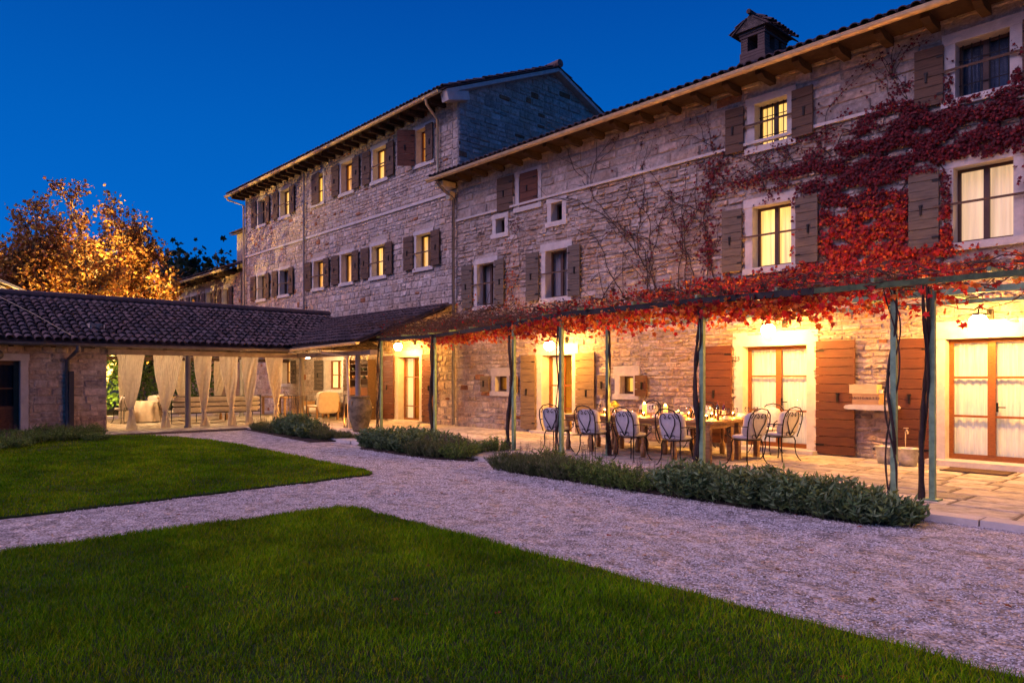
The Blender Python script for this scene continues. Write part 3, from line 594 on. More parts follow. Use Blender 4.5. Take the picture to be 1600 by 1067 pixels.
wn = opening(NH, 'G1', *NO['G1'], m_lit_y, cols=1, sw=.16, head=.25, depth=.18, room=.3); shutter(wn, (-16.68, .06), (-17.05, .09), 1.18, 1.68, m_wood_ol, 3); shutter(wn, (-15.75, .05), (-15.38, .08), 1.18, 1.68, m_wood_ol, 3)
wn = opening(NH, 'G2', *NO['G2'], m_lit_y, cols=1, sw=.16, head=.25, depth=.18, room=.3); shutter(wn, (-11.95, .06), (-12.3, .09), 1.16, 1.68, m_wood_ol, 3); shutter(wn, (-11.1, .05), (-10.72, .08), 1.16, 1.68, m_wood_o, 3)
d2 = opening(NH, 'D2', *NO['D2'], m_lit_y, fr=m_frame_o, rows=(.3, .6), cols=2, room=1.1, door=True, depth=.28, sw=.2, head=.3, curtmat=m_lit_c)
shutter(d2, (-14.66, .05), (-15.24, .07), .14, 2.27, m_wood_ol, 11); shutter(d2, (-13.1, .05), (-12.42, .07), .14, 2.27, m_wood_ol, 11)
d3 = opening(NH, 'D3', *NO['D3'], m_sheer, fr=m_frame_o, rows=(.36, .70), cols=2, door=True, depth=.2, sw=.2, head=.3, wide=.075)
shutter(d3, (-8.44, .05), (-9.2, .07), .16, 2.33, m_wood_o, 12); shutter(d3, (-6.55, .05), (-5.78, .07), .1, 2.35, m_wood_o, 13)
d4 = opening(NH, 'D4', *NO['D4'], m_sheer, fr=m_frame_o, rows=(.36, .68), cols=2, door=True, depth=.2, sw=.2, head=.3, wide=.075)
shutter(d4, (-4.48, .05), (-5.05, .07), .12, 2.33, m_wood_o, 12); shutter(d4, (-2.7, .05), (-2.0, .07), .12, 2.33, m_wood_o, 12)
d5 = opening(NH, 'D5', *NO['D5'], m_sheer, fr=m_frame_o, rows=(.36, .68), cols=2, door=True, depth=.2, sw=.2, head=.3, wide=.075)
for d_, (a, b) in ((d2, (-13.9, .2)), (d3, (-7.45, .2)), (d4, (-3.55, .2))):
    mb = MB(); mb.bar((a+.05, .17, 1.1), (a+.17, .17, 1.1), .02, .02); mb.box(a+.03, a+.06, .17, .2, 1.02, 1.18); mb.build('handle', m_iron, d_)
rt = MB(); tiles(rt, (-18.85, -.72, 8.02), (1, 0, 0), (0, 1, .40), 28, 6.1, seed=51); tiles(rt, (-18.85, 10.6, 8.02), (1, 0, 0), (0, -1, .40), 28, 6.1, seed=52, pl=.6)
roof = rt.build('roof', m_tile, NH)
x = -18.5
while x < 9: 
    mb = MB(); mb.add(TY(np.array([(a, w_, z_) for a in (x, x+.14) for w_, z_ in ((-.02, 7.80), (.45, 7.80), (.60, 7.87), (.60, 7.95), (-.02, 7.95))])), [(0, 1, 2, 3, 4), (5, 6, 7, 8, 9), (0, 1, 6, 5), (1, 2, 7, 6), (2, 3, 8, 7), (3, 4, 9, 8), (4, 0, 5, 9)]); x += .78; mb.build('rafter_tail', m_raft, roof)
mb = MB(); mb.box(-18.8, 9.1, -.02, .66, 7.965, 7.99, TY); mb.build('soffit', m_raft, roof)
gutter(NH, (-18.9, -.80, 7.97), (9.1, -.80, 7.97), .085)
mb = MB(); mb.box(-18.7, -18.3, .1, .62, 7.72, 7.88, TY); mb.box(-18.55, -18.35, .1, .3, 7.35, 7.6, TY); mb.build('rain_hopper', m_gut, NH)
downpipe(NH, [(-18.45, -.75, 7.85), (-18.4, -.5, 7.6), (-18.38, -.14, 7.4), (-18.38, -.14, .1)], .05, m_gutd)
# chimney
cx0, cx1, cy0, cy1 = -9.35, -8.72, 1.9, 3.0
mb = MB(); mb.box(cx0, cx1, cy0, cy1, 8.6, 9.4); ch = mb.build('chimney', M('chimney_plaster', (.20, .175, .165), .9, bump=.5, bs=30), roof)
CH = thing('x', 'x', 'x') if False else None
mb = MB(); z = 9.36
for i in range(11):
    pr = .02 if i in (0, 10) else 0; hole = 4 <= i <= 8
    if hole:
        for a, b, c, d in ((cx0-pr, cx0+.18, cy0-pr, cy1+pr), (cx1-.18, cx1+pr, cy0-pr, cy0+.25), (cx1-.18, cx1+pr, cy1-.25, cy1+pr), (cx1-.18, cx1+pr, 2.4, 2.6)): mb.box(a, b, c, d, z+.004, z+.066)
    else: mb.box(cx0-pr-.02, cx1+pr+.02, cy0-pr-.02, cy1+pr+.02, z+.004, z+.066)
    z += .07
mb.build('chimney_brickwork', M('old_brick', (.12, .08, .065), .9, bump=.6, bs=30), roof)
mb = MB(); zc = 10.13
xm = (cx0+cx1)/2
mb.add([(cx0-.12, cy0-.12, zc), (cx1+.12, cy0-.12, zc), (xm, cy0-.12, zc+.36), (cx0-.12, cy1+.12, zc), (cx1+.12, cy1+.12, zc), (xm, cy1+.12, zc+.36)], [(0, 1, 2), (3, 4, 5), (0, 1, 4, 3), (1, 2, 5, 4), (0, 2, 5, 3)], (.10, .075, .06))
tiles(mb, (cx1+.17, cy0-.15, zc+.01), (0, 1, 0), (-1, 0, .75), 1.5, .52, pw=.16, pl=.2, r=.065, seed=6); tiles(mb, (cx0-.17, cy0-.15, zc+.01), (0, 1, 0), (1, 0, .75), 1.5, .52, pw=.16, pl=.2, r=.065, seed=7)
mb.tube([(xm, cy0-.2, zc+.40), (xm, cy1+.2, zc+.40)], .06, 7, col=(.09, .06, .05))
mb.build('chimney_cap', m_tile, roof)
# number plaque
def text(body, size, loc, rot, mat, name, parent):
    cu = bpy.data.curves.new(name, 'FONT'); cu.body = body; cu.size = size; cu.extrude = .003; cu.align_x = 'CENTER'
    o = bpy.data.objects.new(name, cu); COL.objects.link(o)
    dg = bpy.context.evaluated_depsgraph_get(); me = bpy.data.meshes.new_from_object(o.evaluated_get(dg)); bpy.data.objects.remove(o)
    o = bpy.data.objects.new(name, me); COL.objects.link(o); me.materials.append(mat); o.rotation_euler = rot; o.parent = parent; o.location = Vector(loc)-LOC.get(parent.name, Vector((0, 0, 0))); return o
m_ink = M('dark_ink', (.05, .03, .02), .8)
text('23', .15, (-8.33, -.036, 1.98), (PI/2, 0, 0), m_iron, 'house_number', NH)
# ------------------------------------------------------------------ low building with loggia
LB = thing('low_building', 'low stone outbuilding with dark clay tiled roof and open curtained loggia', 'building', (-25, -9, 0))
LX = -23.3; TL = TX(LX)
mb = MB(); dh = (-12.4, -11.08, .1, 2.08); slab(mb, -18.5, -9.0, -.05, 2.62, [dh], TL, -.35, -.006); mb.box(-31, LX-.35, -9.36, -9.03, -.05, 3.2); mb.box(-31, -30.7, -18.5, -9.36, 0, 2.6)
lw_ = mb.build('wall', m_mortar, LB)
mb = MB(); stones(mb, -18.5, -9.0, 0, 2.6, [(-12.6, -10.9, 0, 2.3)], TL, hr=(.11, .24), wr=(.2, .5), relief=.02, gap=.005, rust=0, seed=61)
def TYp(y0): return lambda v: np.stack([v[:, 0], y0+v[:, 1], v[:, 2]], 1)
stones(mb, -31, LX-.02, 0, 3.2, [], TYp(-9.02), hr=(.11, .24), wr=(.2, .5), relief=.02, gap=.005, rust=0, seed=62)
mb.build('stonework', m_stone, lw_)
dl = opening(LB, 'd', *dh, m_dark, T=TL, door=True, rows=(.35, .62), cols=1, fr=M('door_brown_wood', (.14, .055, .02), .5, var=.2), depth=.24, sw=.17, head=.18, wide=.12)  # door frame wood in a plain dark brown
mb = MB(); mb.box(-12.3, -11.18, -.27, -.25, .2, .85, TL); mb.build('door_panel', m_wood_o, dl)
rt = MB(); tiles(rt, (-22.72, -18.6, 2.62), (0, 1, 0), (-1, 0, .38), 18.5, 4.4, seed=63, pw=.215, pl=.34, r=.09)
tiles(rt, (-31.1, -18.6, 2.55), (0, 1, 0), (1, 0, .38), 18.5, 4.5, seed=64, pl=.6)
roof = rt.build('roof', m_tile, LB)
rt = MB(); sl_ = .39; tiles(rt, (-27.0, -3.62, 2.66), (1, 0, 0), (0, 1, sl_), 8.62, 3.85, seed=65); rt.build('lean_to_roof', m_tile, LB)
mb = MB()
for i in range(54): y = -18.6+i*.345; mb.tube([(-26.88, y, 4.22), (-26.88, y+.37, 4.24)], [.14, .12], 8)
mb.build('ridge_tiles', M('ridge_clay_dark', (.14, .09, .08), .85, bump=.5), roof)
y = -18
while y < -3.5: mb = MB(); mb.bar((-22.8, y, 2.50), (-26.6, y, 3.94), .11, .14); y += .95; mb.build('rafter', m_raft, roof)
x = -22.6
while x < -18.3: mb = MB(); mb.bar((x, -3.6, 2.54), (x, -.05, 3.92), .11, .14); x += .9; mb.build('rafter', m_raft, roof)
gutter(LB, (-22.66, -18.6, 2.55), (-22.66, -3.6, 2.55), .075, m_gutd); gutter(LB, (-22.66, -3.68, 2.56), (-18.3, -3.68, 2.65), .075, m_gut)
mb = MB(); mb.box(-23.42, -23.15, -9.0, -3.1, 2.30, 2.44); mb.box(-23.3, -18.4, -3.2, -2.95, 2.30, 2.44); mb.build('lintel_beam', M('pale_beam', (.42, .34, .25), .85, var=.25), LB)
for nm, (x, y) in (('a', (-23.28, -6.75)), ('b', (-23.28, -2.98)), ('c', (-19.3, -3.08)), ('d', (-28.5, -3.0)), ('e', (-30.5, -9.2)), ('f', (-30.5, -5.2))):
    mb = MB(); mb.lathe([(.11, 0), (.11, .06), (.085, .08), (.08, 2.2), (.1, 2.25), (.1, 2.3)], (x, y, .06), 16); mb.build('column', M('grey_painted_column', (.16, .15, .15), .6, var=.15), LB, smooth=True)
mb = MB(); mb.box(-30.65, -30.4, -9.2, -.1, 2.3, 2.44); mb.build('rear_beam', m_raft, LB)
downpipe(LB, [(-22.66, -9.85, 2.5), (-22.66, -9.85, 2.38), (-22.75, -9.9, 2.3), (-23.2, -10.0, 2.12), (-23.2, -10.0, .05)], .055, m_gutd)
mb = MB(); mb.box(-.14, .14, 0, .12, 0, 1.7, lambda v: v+np.array([-23.24, -9.98, .1])); mb.build('pipe_box', M('dark_panel', (.05, .045, .05), .7), LB)
downpipe(LB, [(-20.5, -3.68, 2.5), (-20.5, -3.66, 2.4), (-19.55, -3.3, 2.28), (-19.5, -3.25, .08)], .045, m_gut)
mb = MB(); mb.tube([(-22.7, -9.9, 2.72), (-24.5, -10.6, 3.45), (-26.8, -11.6, 4.35)], .008, 5); mb.build('lightning_wire', m_gut, LB)
ol = thing('wall_lamp', 'small round unlit metal lamp above the door of the low building', 'lamp', (-23.2, -11.6, 2.2))
mb = MB(); mb.sphere((-23.15, -11.6, 2.22), .13, 14, 8); mb.build('lamp_body', m_gutd, ol, smooth=True); mb = MB(); mb.box(-23.28, -23.2, -11.65, -11.55, 2.1, 2.3); mb.build('mount', m_iron, ol)
# ------------------------------------------------------------------ lamps
def globe(x, z, label, y=-.72, r=.135):
    t = thing('globe_lamp', label, 'lamp', (x, 0, z), group='globe lamps over the doors')
    mb = MB(); mb.sphere((x, y, z), r, 20, 12); mb.build('globe', m_globe, t, smooth=True)
    mb = MB(); mb.lathe([(.0, .03), (.05, .028), (.12, .012), (.17, -.01), (.175, -.008), (.12, .022), (.05, .04), (0, .045)], (x, y, z+r-.02), 24); mb.build('shade', m_iron, t, smooth=True)
    mb = MB(); mb.tube([(x, y, z+r+.01), (x, y+.01, z+r+.07), (x, y+.08, z+r+.11), (x, -.2, z+r+.10), (x, 0.0, z+r+.02)], .012, 6); mb.box(x-.05, x+.05, -.06, -.01, z+r-.05, z+r+.12); mb.build('bracket', m_iron, t)
globe(-20.7, 2.68, 'glowing globe lamp over the door under the lean-to roof, leftmost of four')
globe(-13.45, 2.47, 'glowing globe lamp over the narrow glass door with pale plank shutters')
globe(-7.23, 2.57, 'glowing globe lamp over the curtained doors behind the dining table')
globe(-3.55, 2.52, 'glowing globe lamp over the curtained doors at the right edge')
globe(.9, 2.55, 'glowing globe lamp over the last doors, beyond the right edge')
def Ly(px, X=LX):
    a = (px-800)/FPX; dx, dy = -.7396+a*.673, .673+a*.7396; t = X/dx
    return CAMY+t*dy
# ------------------------------------------------------------------ loggia furnishing
for i, (x, y, lb) in enumerate(((-26.4, -7.9, 'glowing ceiling lamp at the left end of the curtained loggia'), (-26.4, -5.0, 'glowing ceiling lamp over the long bench in the loggia'), (-25.4, -1.7, 'glowing ceiling lamp over the cream armchair in the loggia corner'))):
    t = thing('ceiling_lamp', lb, 'lamp', (x, y, 2.4), group='ceiling lamps of the loggia')
    mb = MB(); mb.sphere((x, y, 2.42), .085, 14, 8); mb.build('globe', M('loggia_globe', (.9, .9, .9), .3, em=(1, .62, .30), es=600), t, smooth=True)
    mb = MB(); mb.tube([(x, y, 2.5), (x, y, 3.4)], .008, 5); mb.lathe([(0, 0), (.05, 0), (.04, .05), (0, .06)], (x, y, 2.5), 10); mb.build('cord', m_iron, t)
m_plaster = M('ochre_render', (.5, .4, .28), .9, var=.12)
def curtain(X, ya, yb, yt, zt, zb, label, grp, zk=.66, fold=13, name='curtain', mat=None, seed=0):
    r = random.Random(seed*13+5); t = thing(name, label, 'curtain', (X, (ya+yb)/2, zb), group=grp)
    nu, nz = fold*8, 34; V = []; c0 = (ya+yb)/2; hw0 = (yb-ya)/2; zk += r.uniform(-.07, .09); ph = r.uniform(0, 6); f2 = r.uniform(.8, 1.3)
    for j in range(nz+1):
        z = zt+(zb-zt)*j/nz
        if z > zk: s_ = (z-zk)/(zt-zk); hw = .055+(hw0-.055)*s_**.72; c = yt+(c0-yt)*s_**.9
        else: s_ = (zk-z)/(zk-zb); hw = .055+.10*s_**1.2; c = yt+.02*s_
        for i in range(nu+1):
            u = i/nu*2-1; amp = .012+.030*min(1, hw/hw0+.25)
            V.append((X+amp*math.sin(i/nu*fold*2*PI+ph+math.sin(u*3*f2))+.02*math.sin(j*.3+u*4), c+u*hw+.006*math.sin(j*.5+i), z))
    f = np.array([(j*(nu+1)+i, j*(nu+1)+i+1, (j+1)*(nu+1)+i+1, (j+1)*(nu+1)+i) for j in range(nz) for i in range(nu)])
    mb = MB(); mb.add(V, f); mb.build('cloth', mat or m_cloth, t, smooth=True)
    mb = MB(); mb.tube([(X+.07*math.cos(a), yt+.075*math.sin(a), zk+.02*math.sin(a*2)) for a in np.linspace(0, 2*PI, 12, endpoint=False)], .018, 6, closed=True)
    mb.tube([(X+.07, yt, zk), (X+.09, yt+.03, zk-.12), (X+.08, yt+.01, zk-.25)], .014, 5); mb.build('tie_knot', mat or m_cloth, t, smooth=True)
ords = ['leftmost, beside the stone wall', 'second from the left, before the grey column', 'third from left, right of the grey column', 'fourth from the left', 'fifth from the left', 'rightmost, before the laid side table']
for i, (a, b, c) in enumerate(((183, 227, 205), (239, 287, 258), (301, 331, 319), (342, 372, 362), (377, 404, 389), (414, 442, 432))):
    curtain(LX, Ly(a), Ly(b), Ly(c), 2.32, .08, 'knotted cream curtain along the loggia front, '+ords[i], 'knotted curtains of the loggia front', seed=i)
for i, (y0, y1) in enumerate(((-8.9, -8.2), (-7.0, -6.1), (-5.3, -4.5), (-3.4, -2.7))):
    curtain(-30.4, y0, y1, (y0 if i % 2 else y1)*.7+(y0+y1)*.15, 2.32, .08, 'cream curtain at the loggia rear, '+['behind the iron chair at the far left', 'behind the cloth-draped table', 'behind the middle of the long bench', 'behind the right end of the long bench'][i], 'curtains of the loggia rear', seed=20+i)
def pillow(mb, c, sx, sy, sz, rz=0, tilt=0, e=.45, n=14, col=None):
    V = []; m = 9
    sp = lambda v, p: math.copysign(abs(v)**p, v)
    for j in range(m+1):
        ph = -PI/2+PI*j/m
        for i in range(n):
            th = 2*PI*i/n; x = sp(math.cos(ph), e)*sp(math.cos(th), e)*sx; y = sp(math.cos(ph), .9)*sp(math.sin(th), .9)*sy if False else sp(math.cos(ph), e)*sp(math.sin(th), e)*sy; z = sp(math.sin(ph), .8)*sz
            V.append((x, y, z))
    V = np.array(V); M_ = np.array(Matrix.Rotation(rz, 3, 'Z') @ Matrix.Rotation(tilt, 3, 'X')); V = V @ M_.T+np.array(c)
    mb.add(V, np.array([(j*n+i, j*n+(i+1) % n, (j+1)*n+(i+1) % n, (j+1)*n+i) for j in range(m) for i in range(n)]), col)
def iron_chair(label, group):
    t = thing('iron_chair', label, 'chair', (0, 0, 0), 0, group)
    mb = MB(); ring = [(.215*math.cos(a), .205*math.sin(a), .43) for a in np.linspace(0, 2*PI, 20, endpoint=False)]
    mb.tube(ring, .011, 6, closed=True); mb.tube([(.2, 0, .43), (-.2, 0, .43)], .007, 5); mb.tube([(0, .2, .43), (0, -.2, .43)], .007, 5); mb.build('seat_frame', m_iron, t)
    for sx, sy in ((1, 1), (-1, 1), (1, -1), (-1, -1)):
        mb = MB(); mb.tube([(sx*.155, sy*.15, .43), (sx*.175, sy*.17, .36), (sx*.17, sy*.165, .24), (sx*.18, sy*.18, .12), (sx*.215, sy*.215, .03), (sx*.235, sy*.235, .012)], [.011, .011, .010, .009, .009, .012], 6); mb.build('leg', m_iron, t)
    mb = MB(); yb = lambda z: -.19-(z-.43)*.22
    P = [(-.19, yb(.43), .43), (-.225, yb(.6), .6), (-.235, yb(.74), .74), (-.21, yb(.86), .86), (-.13, yb(.94), .94), (0, yb(.97), .97), (.13, yb(.94), .94), (.21, yb(.86), .86), (.235, yb(.74), .74), (.225, yb(.6), .6), (.19, yb(.43), .43)]
    mb.tube(P, .011, 6)
    for s in (-1, 1):
        mb.tube([(0, yb(.46)-.004, .46), (s*.06, yb(.58), .58), (s*.125, yb(.70), .70), (s*.135, yb(.80), .80), (s*.10, yb(.87), .87), (s*.05, yb(.87), .875), (s*.022, yb(.83), .83), (s*.04, yb(.80), .80), (s*.06, yb(.825), .825)], .008, 5)
        mb.tube([(0, yb(.46), .46), (s*.05, yb(.52), .52), (s*.09, yb(.52), .52), (s*.10, yb(.48), .48), (s*.07, yb(.465), .465)], .007, 5)
        mb.tube([(s*.19, yb(.8), .80), (s*.15, yb(.86), .86), (s*.16, yb(.92), .92)], .007, 5)
    mb.build('scroll_back', m_iron, t)
    for s in (-1, 1):
        mb = MB(); mb.tube([(s*.228, yb(.66), .66), (s*.26, -.08, .665), (s*.275, .08, .655), (s*.27, .17, .62), (s*.255, .19, .57), (s*.25, .14, .55), (s*.255, .11, .585)], .009, 6); mb.tube([(s*.268, .16, .60), (s*.25, .19, .52), (s*.2, .12, .44)], .008, 5); mb.build('arm', m_iron, t)
    mb = MB(); pillow(mb, (0, .0, .475), .21, .20, .042, e=.6); mb.build('seat_cushion', m_lav, t, smooth=True)
    mb = MB(); pillow(mb, (.02, -.15, .68), .23, .22, .085, tilt=PI/2+.20, e=.42); mb.build('back_cushion', m_lav, t, smooth=True)
    return t
CHG = 'scroll-backed iron chairs around the dining table'
ch0 = None
def put_chair(x, y, rz, label, grp=CHG):
    global ch0
    if ch0 is None: ch0 = iron_chair(label, grp); o = ch0
    else: o = copy_tree(ch0)
    o.location = (x, y, .068); o.rotation_euler = (0, 0, rz); o.scale = (1.1, 1.1, 1.04); o['label'] = label; o['group'] = grp
put_chair(-10.35, -3.62, .25, 'iron chair with linen cushion on the near side of the dining table, leftmost')
put_chair(-9.35, -3.62, .03, 'iron chair with linen cushion on the near side of the table, second from the left')
put_chair(-8.38, -3.64, -.04, 'iron chair with linen cushion on the near side of the table, third from the left')
put_chair(-7.38, -3.66, .02, 'iron chair with linen cushion on the near side of the table, nearest the table corner')
put_chair(-6.62, -2.62, PI/2-.25, 'iron chair with pale cushion at the right end of the table, nearer the gravel')
put_chair(-6.55, -1.55, PI/2-.2, 'iron chair with pale cushion at the right end of the table, nearer the wall')
put_chair(-7.35, -.62, PI, 'iron chair on the wall side of the table in front of the curtained doors')
put_chair(-8.9, -.62, PI+.1, 'iron chair on the wall side of the table beside the brown plank shutter')
put_chair(-10.4, -.62, PI, 'iron chair on the wall side of the table under the small window')
put_chair(-26.9, -7.7, PI/2+.4, 'iron chair in the loggia beside the stone wall, far left', 'iron chairs in the loggia')
put_chair(-27.3, -6.6, -2.2, 'iron chair in the loggia between the first two curtains', 'iron chairs in the loggia')
# dining tables
def dtable(y0, y1, label):
    t = thing('dining_table', label, 'table', (-8.9, (y0+y1)/2, .068), group='long oak tables set side by side')
    mb = MB(); k = 5
    for i in range(k): a = y0+(y1-y0)*i/k; mb.box(-10.85, -6.98, a+.002, a+(y1-y0)/k-.002, .79, .835)
    top = mb.build('tabletop', m_table, t)
    mb = MB(); mb.box(-10.7, -7.1, y0+.07, y0+.1, .69, .789); mb.box(-10.7, -7.1, y1-.1, y1-.07, .69, .789); mb.box(-10.7, -10.67, y0+.1, y1-.1, .69, .789); mb.box(-7.13, -7.1, y0+.1, y1-.1, .69, .789); mb.build('apron', m_table, t)
    for x in (-10.62, -9.95, -9.3, -8.62, -7.9):
        for y in (y0+.13, y1-.13):
            mb = MB(); mb.lathe([(.0, 0), (.05, 0), (.055, .10), (.06, .17), (.045, .22), (.028, .27), (.036, .36), (.045, .5), (.035, .58), (.05, .6), (.05, .72)], (x, y, .07), 10); mb.build('leg', m_table, t, smooth=True)
    for y in (y0+.12, y1-.12): mb = MB(); mb.box(-7.2, -7.11, y-.045, y+.045, .07, .69); mb.build('leg', m_table, t)
dtable(-3.13, -2.16, 'long oak dining table with turned legs, the half nearer the gravel')
dtable(-2.14, -1.2, 'long oak dining table with turned legs, the half nearer the house wall')
TT = .838
def setp(o, x, y, label, rz=0, grp=None, z=TT):
    o.location = (x, y, z); o.rotation_euler = (0, 0, rz); o['label'] = label
    if grp: o['group'] = grp
def family(maker, spots, grp):
    p = None
    for i, (x, y, lb, *z) in enumerate(spots):
        if p is None: p = maker(); o = p
        else: o = copy_tree(p)
        setp(o, x, y, lb, random.uniform(0, 6), grp, z[0] if z else TT)
def mk_glass():
    t = thing('wine_glass', 'x', 'glass'); mb = MB(); mb.lathe([(.036, .0), (.034, .004), (.005, .008), (.004, .09), (.018, .105), (.038, .13), (.044, .165), (.038, .205), (.036, .205), (.042, .165), (.036, .132), (.0, .11)], (0, 0, 0), 14); mb.build('bowl', m_gwine, t, smooth=True); return t
def mk_pillar():
    t = thing('pillar_candle', 'x', 'candle'); mb = MB(); mb.lathe([(.0, 0), (.045, 0), (.045, .22), (.035, .215), (0, .205)], (0, 0, 0), 14); mb.build('wax', m_wax, t, smooth=True)
    mb = MB(); mb.lathe([(0, .205), (.010, .218), (.009, .235), (0, .262)], (0, 0, 0), 8); mb.build('flame', m_flame, t, smooth=True); return t
def mk_votive(wax=None, h=.08):
    t = thing('votive_candle', 'x', 'candle'); mb = MB(); mb.lathe([(0, .004), (.03, .004), (.036, h), (.034, h), (.028, .008), (0, .008)], (0, 0, 0), 12); mb.build('glass_cup', m_gwine, t, smooth=True)
    mb = MB(); mb.lathe([(0, .01), (.027, .01), (.03, h*.6), (0, h*.58)], (0, 0, 0), 10); mb.build('wax', wax or m_wax, t, smooth=True)
    mb = MB(); mb.lathe([(0, h*.6), (.009, h*.6+.012), (.007, h*.6+.026), (0, h*.6+.045)], (0, 0, 0), 8); mb.build('flame', m_flame, t, smooth=True); return t
def mk_bottle(mat, lab=(.75, .68, .5)):
    t = thing('wine_bottle', 'x', 'bottle'); mb = MB(); mb.lathe([(0, 0), (.037, 0), (.038, .01), (.038, .19), (.030, .215), (.014, .24), (.014, .30), (.012, .30), (0, .295)], (0, 0, 0), 14); mb.build('body', mat, t, smooth=True)
    mb = MB(); mb.lathe([(.0385, .06), (.0385, .14)], (0, 0, 0), 14); mb.build('paper_label', M('bottle_paper', lab, .8), t, smooth=True); mb = MB(); mb.lathe([(0, .255), (.0155, .255), (.0155, .305), (0, .307)], (0, 0, 0), 10); mb.build('capsule', M('bottle_foil', (.12, .02, .02), .4), t, smooth=True); return t
def mk_plate():
    t = thing('place_setting', 'x', 'plate'); mb = MB(); mb.lathe([(0, 0), (.08, 0), (.13, .014), (.13, .018), (.08, .005), (0, .005)], (0, 0, 0), 20); mb.build('plate', m_white, t, smooth=True)
    mb = MB(); pillow(mb, (0, 0, .03), .10, .045, .022, e=.7); pillow(mb, (.03, .01, .05), .06, .03, .02, rz=.6, e=.8); mb.build('napkin', m_white, t, smooth=True); return t
def mk_mill():
    t = thing('pepper_mill', 'x', 'mill'); mb = MB(); mb.lathe([(0, 0), (.028, 0), (.026, .04), (.018, .08), (.022, .12), (.016, .14), (.024, .16), (.02, .19), (0, .20)], (0, 0, 0), 12); mb.build('body', M('mill_wood', (.12, .05, .025), .4), t, smooth=True); return t
family(mk_pillar, [(-8.42, -2.55, 'thick glowing yellow pillar candle standing alone left of the table middle'), (-7.98, -1.95, 'glowing yellow pillar candle near the bottles, right of the table middle'), (-9.35, -2.0, 'glowing pillar candle among the glasses toward the left end of the table')], 'pillar candles on the dining table')
sp = []
vp = [(-9.55, -2.75, 'just right of the leftmost front post'), (-9.2, -2.6, 'beside the left pillar candle'), (-8.72, -2.85, 'at the left foot of the thick pillar candle'), (-8.15, -2.8, 'at the right foot of the thick pillar candle'), (-8.05, -2.3, 'between the two pillar candles'), (-7.78, -2.6, 'in front of the dark pepper mills'), (-7.6, -2.2, 'in front of the bottles'), (-7.28, -2.55, 'near the right corner of the table'), (-7.3, -2.85, 'closest to the front right table corner'), (-8.7, -1.7, 'toward the wall behind the thick pillar candle'), (-7.5, -1.6, 'toward the wall behind the bottles'), (-10.1, -2.4, 'next to the yellow flowers')]
family(mk_votive, [(x, y, 'lit votive candle in a glass cup, '+l) for x, y, l in vp], 'votive candles on the dining table')
family(lambda: mk_votive(m_redwax, .12), [(-8.25, -1.9, 'orange-red glass candle left of the pillar candle near the bottles'), (-7.85, -2.1, 'red glass candle directly beside the right pillar candle'), (-7.66, -2.75, 'low red glass candle next to the front edge of the table'), (-9.25, -2.25, 'orange glass candle beside the left group of glasses')], 'red glass candles on the dining table')
gp = [(-10.35, -2.3, 'leftmost, before the plank shutter'), (-10.2, -2.15, 'second of the left trio'), (-10.05, -2.05, 'third of the left trio'), (-9.1, -2.0, 'behind the left candles'), (-8.95, -2.3, 'right of the left candles'), (-8.9, -1.8, 'toward the wall behind the left candles'), (-8.1, -1.6, 'toward the wall in the table middle'), (-8.2, -2.1, 'between the pillar candles'), (-7.95, -1.7, 'behind the right pillar candle'), (-7.2, -2.3, 'beside the last front post'), (-7.12, -2.15, 'right of the last front post'), (-7.2, -1.6, 'before the brown plank shutter'), (-7.1, -1.45, 'closest to the curtained doors')]
family(mk_glass, [(x, y, 'tall clear wine glass on the dining table, '+l) for x, y, l in gp], 'wine glasses on the dining table')
family(lambda: mk_bottle(m_bot), [(-8.35, -1.5, 'dark green wine bottle toward the wall at the table middle'), (-7.75, -1.75, 'dark slender bottle left of the pink bottle')], 'dark bottles')
family(lambda: mk_bottle(m_botr), [(-7.55, -1.85, 'pink rosé wine bottle glowing beside the last front post')], None)
family(mk_mill, [(-7.9, -2.45, 'dark turned pepper mill in front of the right pillar candle, left one'), (-7.75, -2.4, 'dark turned pepper mill in front of the right pillar candle, right one'), (-7.13, -2.75, 'dark pepper mill at the front right table corner')], 'pepper mills')
pp = [(-10.35, -2.85, 'before the leftmost near chair'), (-9.35, -2.9, 'before the second near chair'), (-8.38, -2.9, 'before the third near chair'), (-7.45, -2.92, 'before the near chair at the corner'), (-7.15, -2.45, 'before the right end chair nearer the gravel'), (-7.15, -1.75, 'before the right end chair nearer the wall'), (-10.35, -1.4, 'on the wall side at the left end'), (-8.9, -1.4, 'on the wall side by the plank shutter'), (-7.4, -1.4, 'on the wall side by the curtained doors')]
family(mk_plate, [(x, y, 'white plate with folded napkin '+l) for x, y, l in pp], 'place settings on the dining table')
t = thing('flower_vase', 'glass of pale yellow flowers at the left end of the dining table', 'flowers', (-9.95, -2.25, TT))
mb = MB(); mb.lathe([(0, 0), (.04, 0), (.045, .1), (.042, .1), (.036, .01), (0, .01)], (-9.95, -2.25, TT), 12); mb.build('vase', m_gwine, t, smooth=True)
mb = MB(); R = np.random.default_rng(3)
for cx, cy, cz in ((-10.0, -2.28, .19), (-9.9, -2.22, .2), (-9.95, -2.25, .23), (-9.88, -2.3, .17)): scatter(mb, R.normal(0, .022, (60, 3))+np.array([cx, cy, TT+cz]), .035, [(.75, .68, .12), (.6, .7, .15)], R=R)
mb.build('blossoms', m_leafg, t); mb = MB(); [mb.tube([(-9.95, -2.25, TT+.02), (-9.95+a, -2.25+b, TT+.18)], .003, 4) for a, b in ((.05, .02), (-.05, -.03), (0, .02), (.06, -.05))]; mb.build('stem', m_leafg, t)
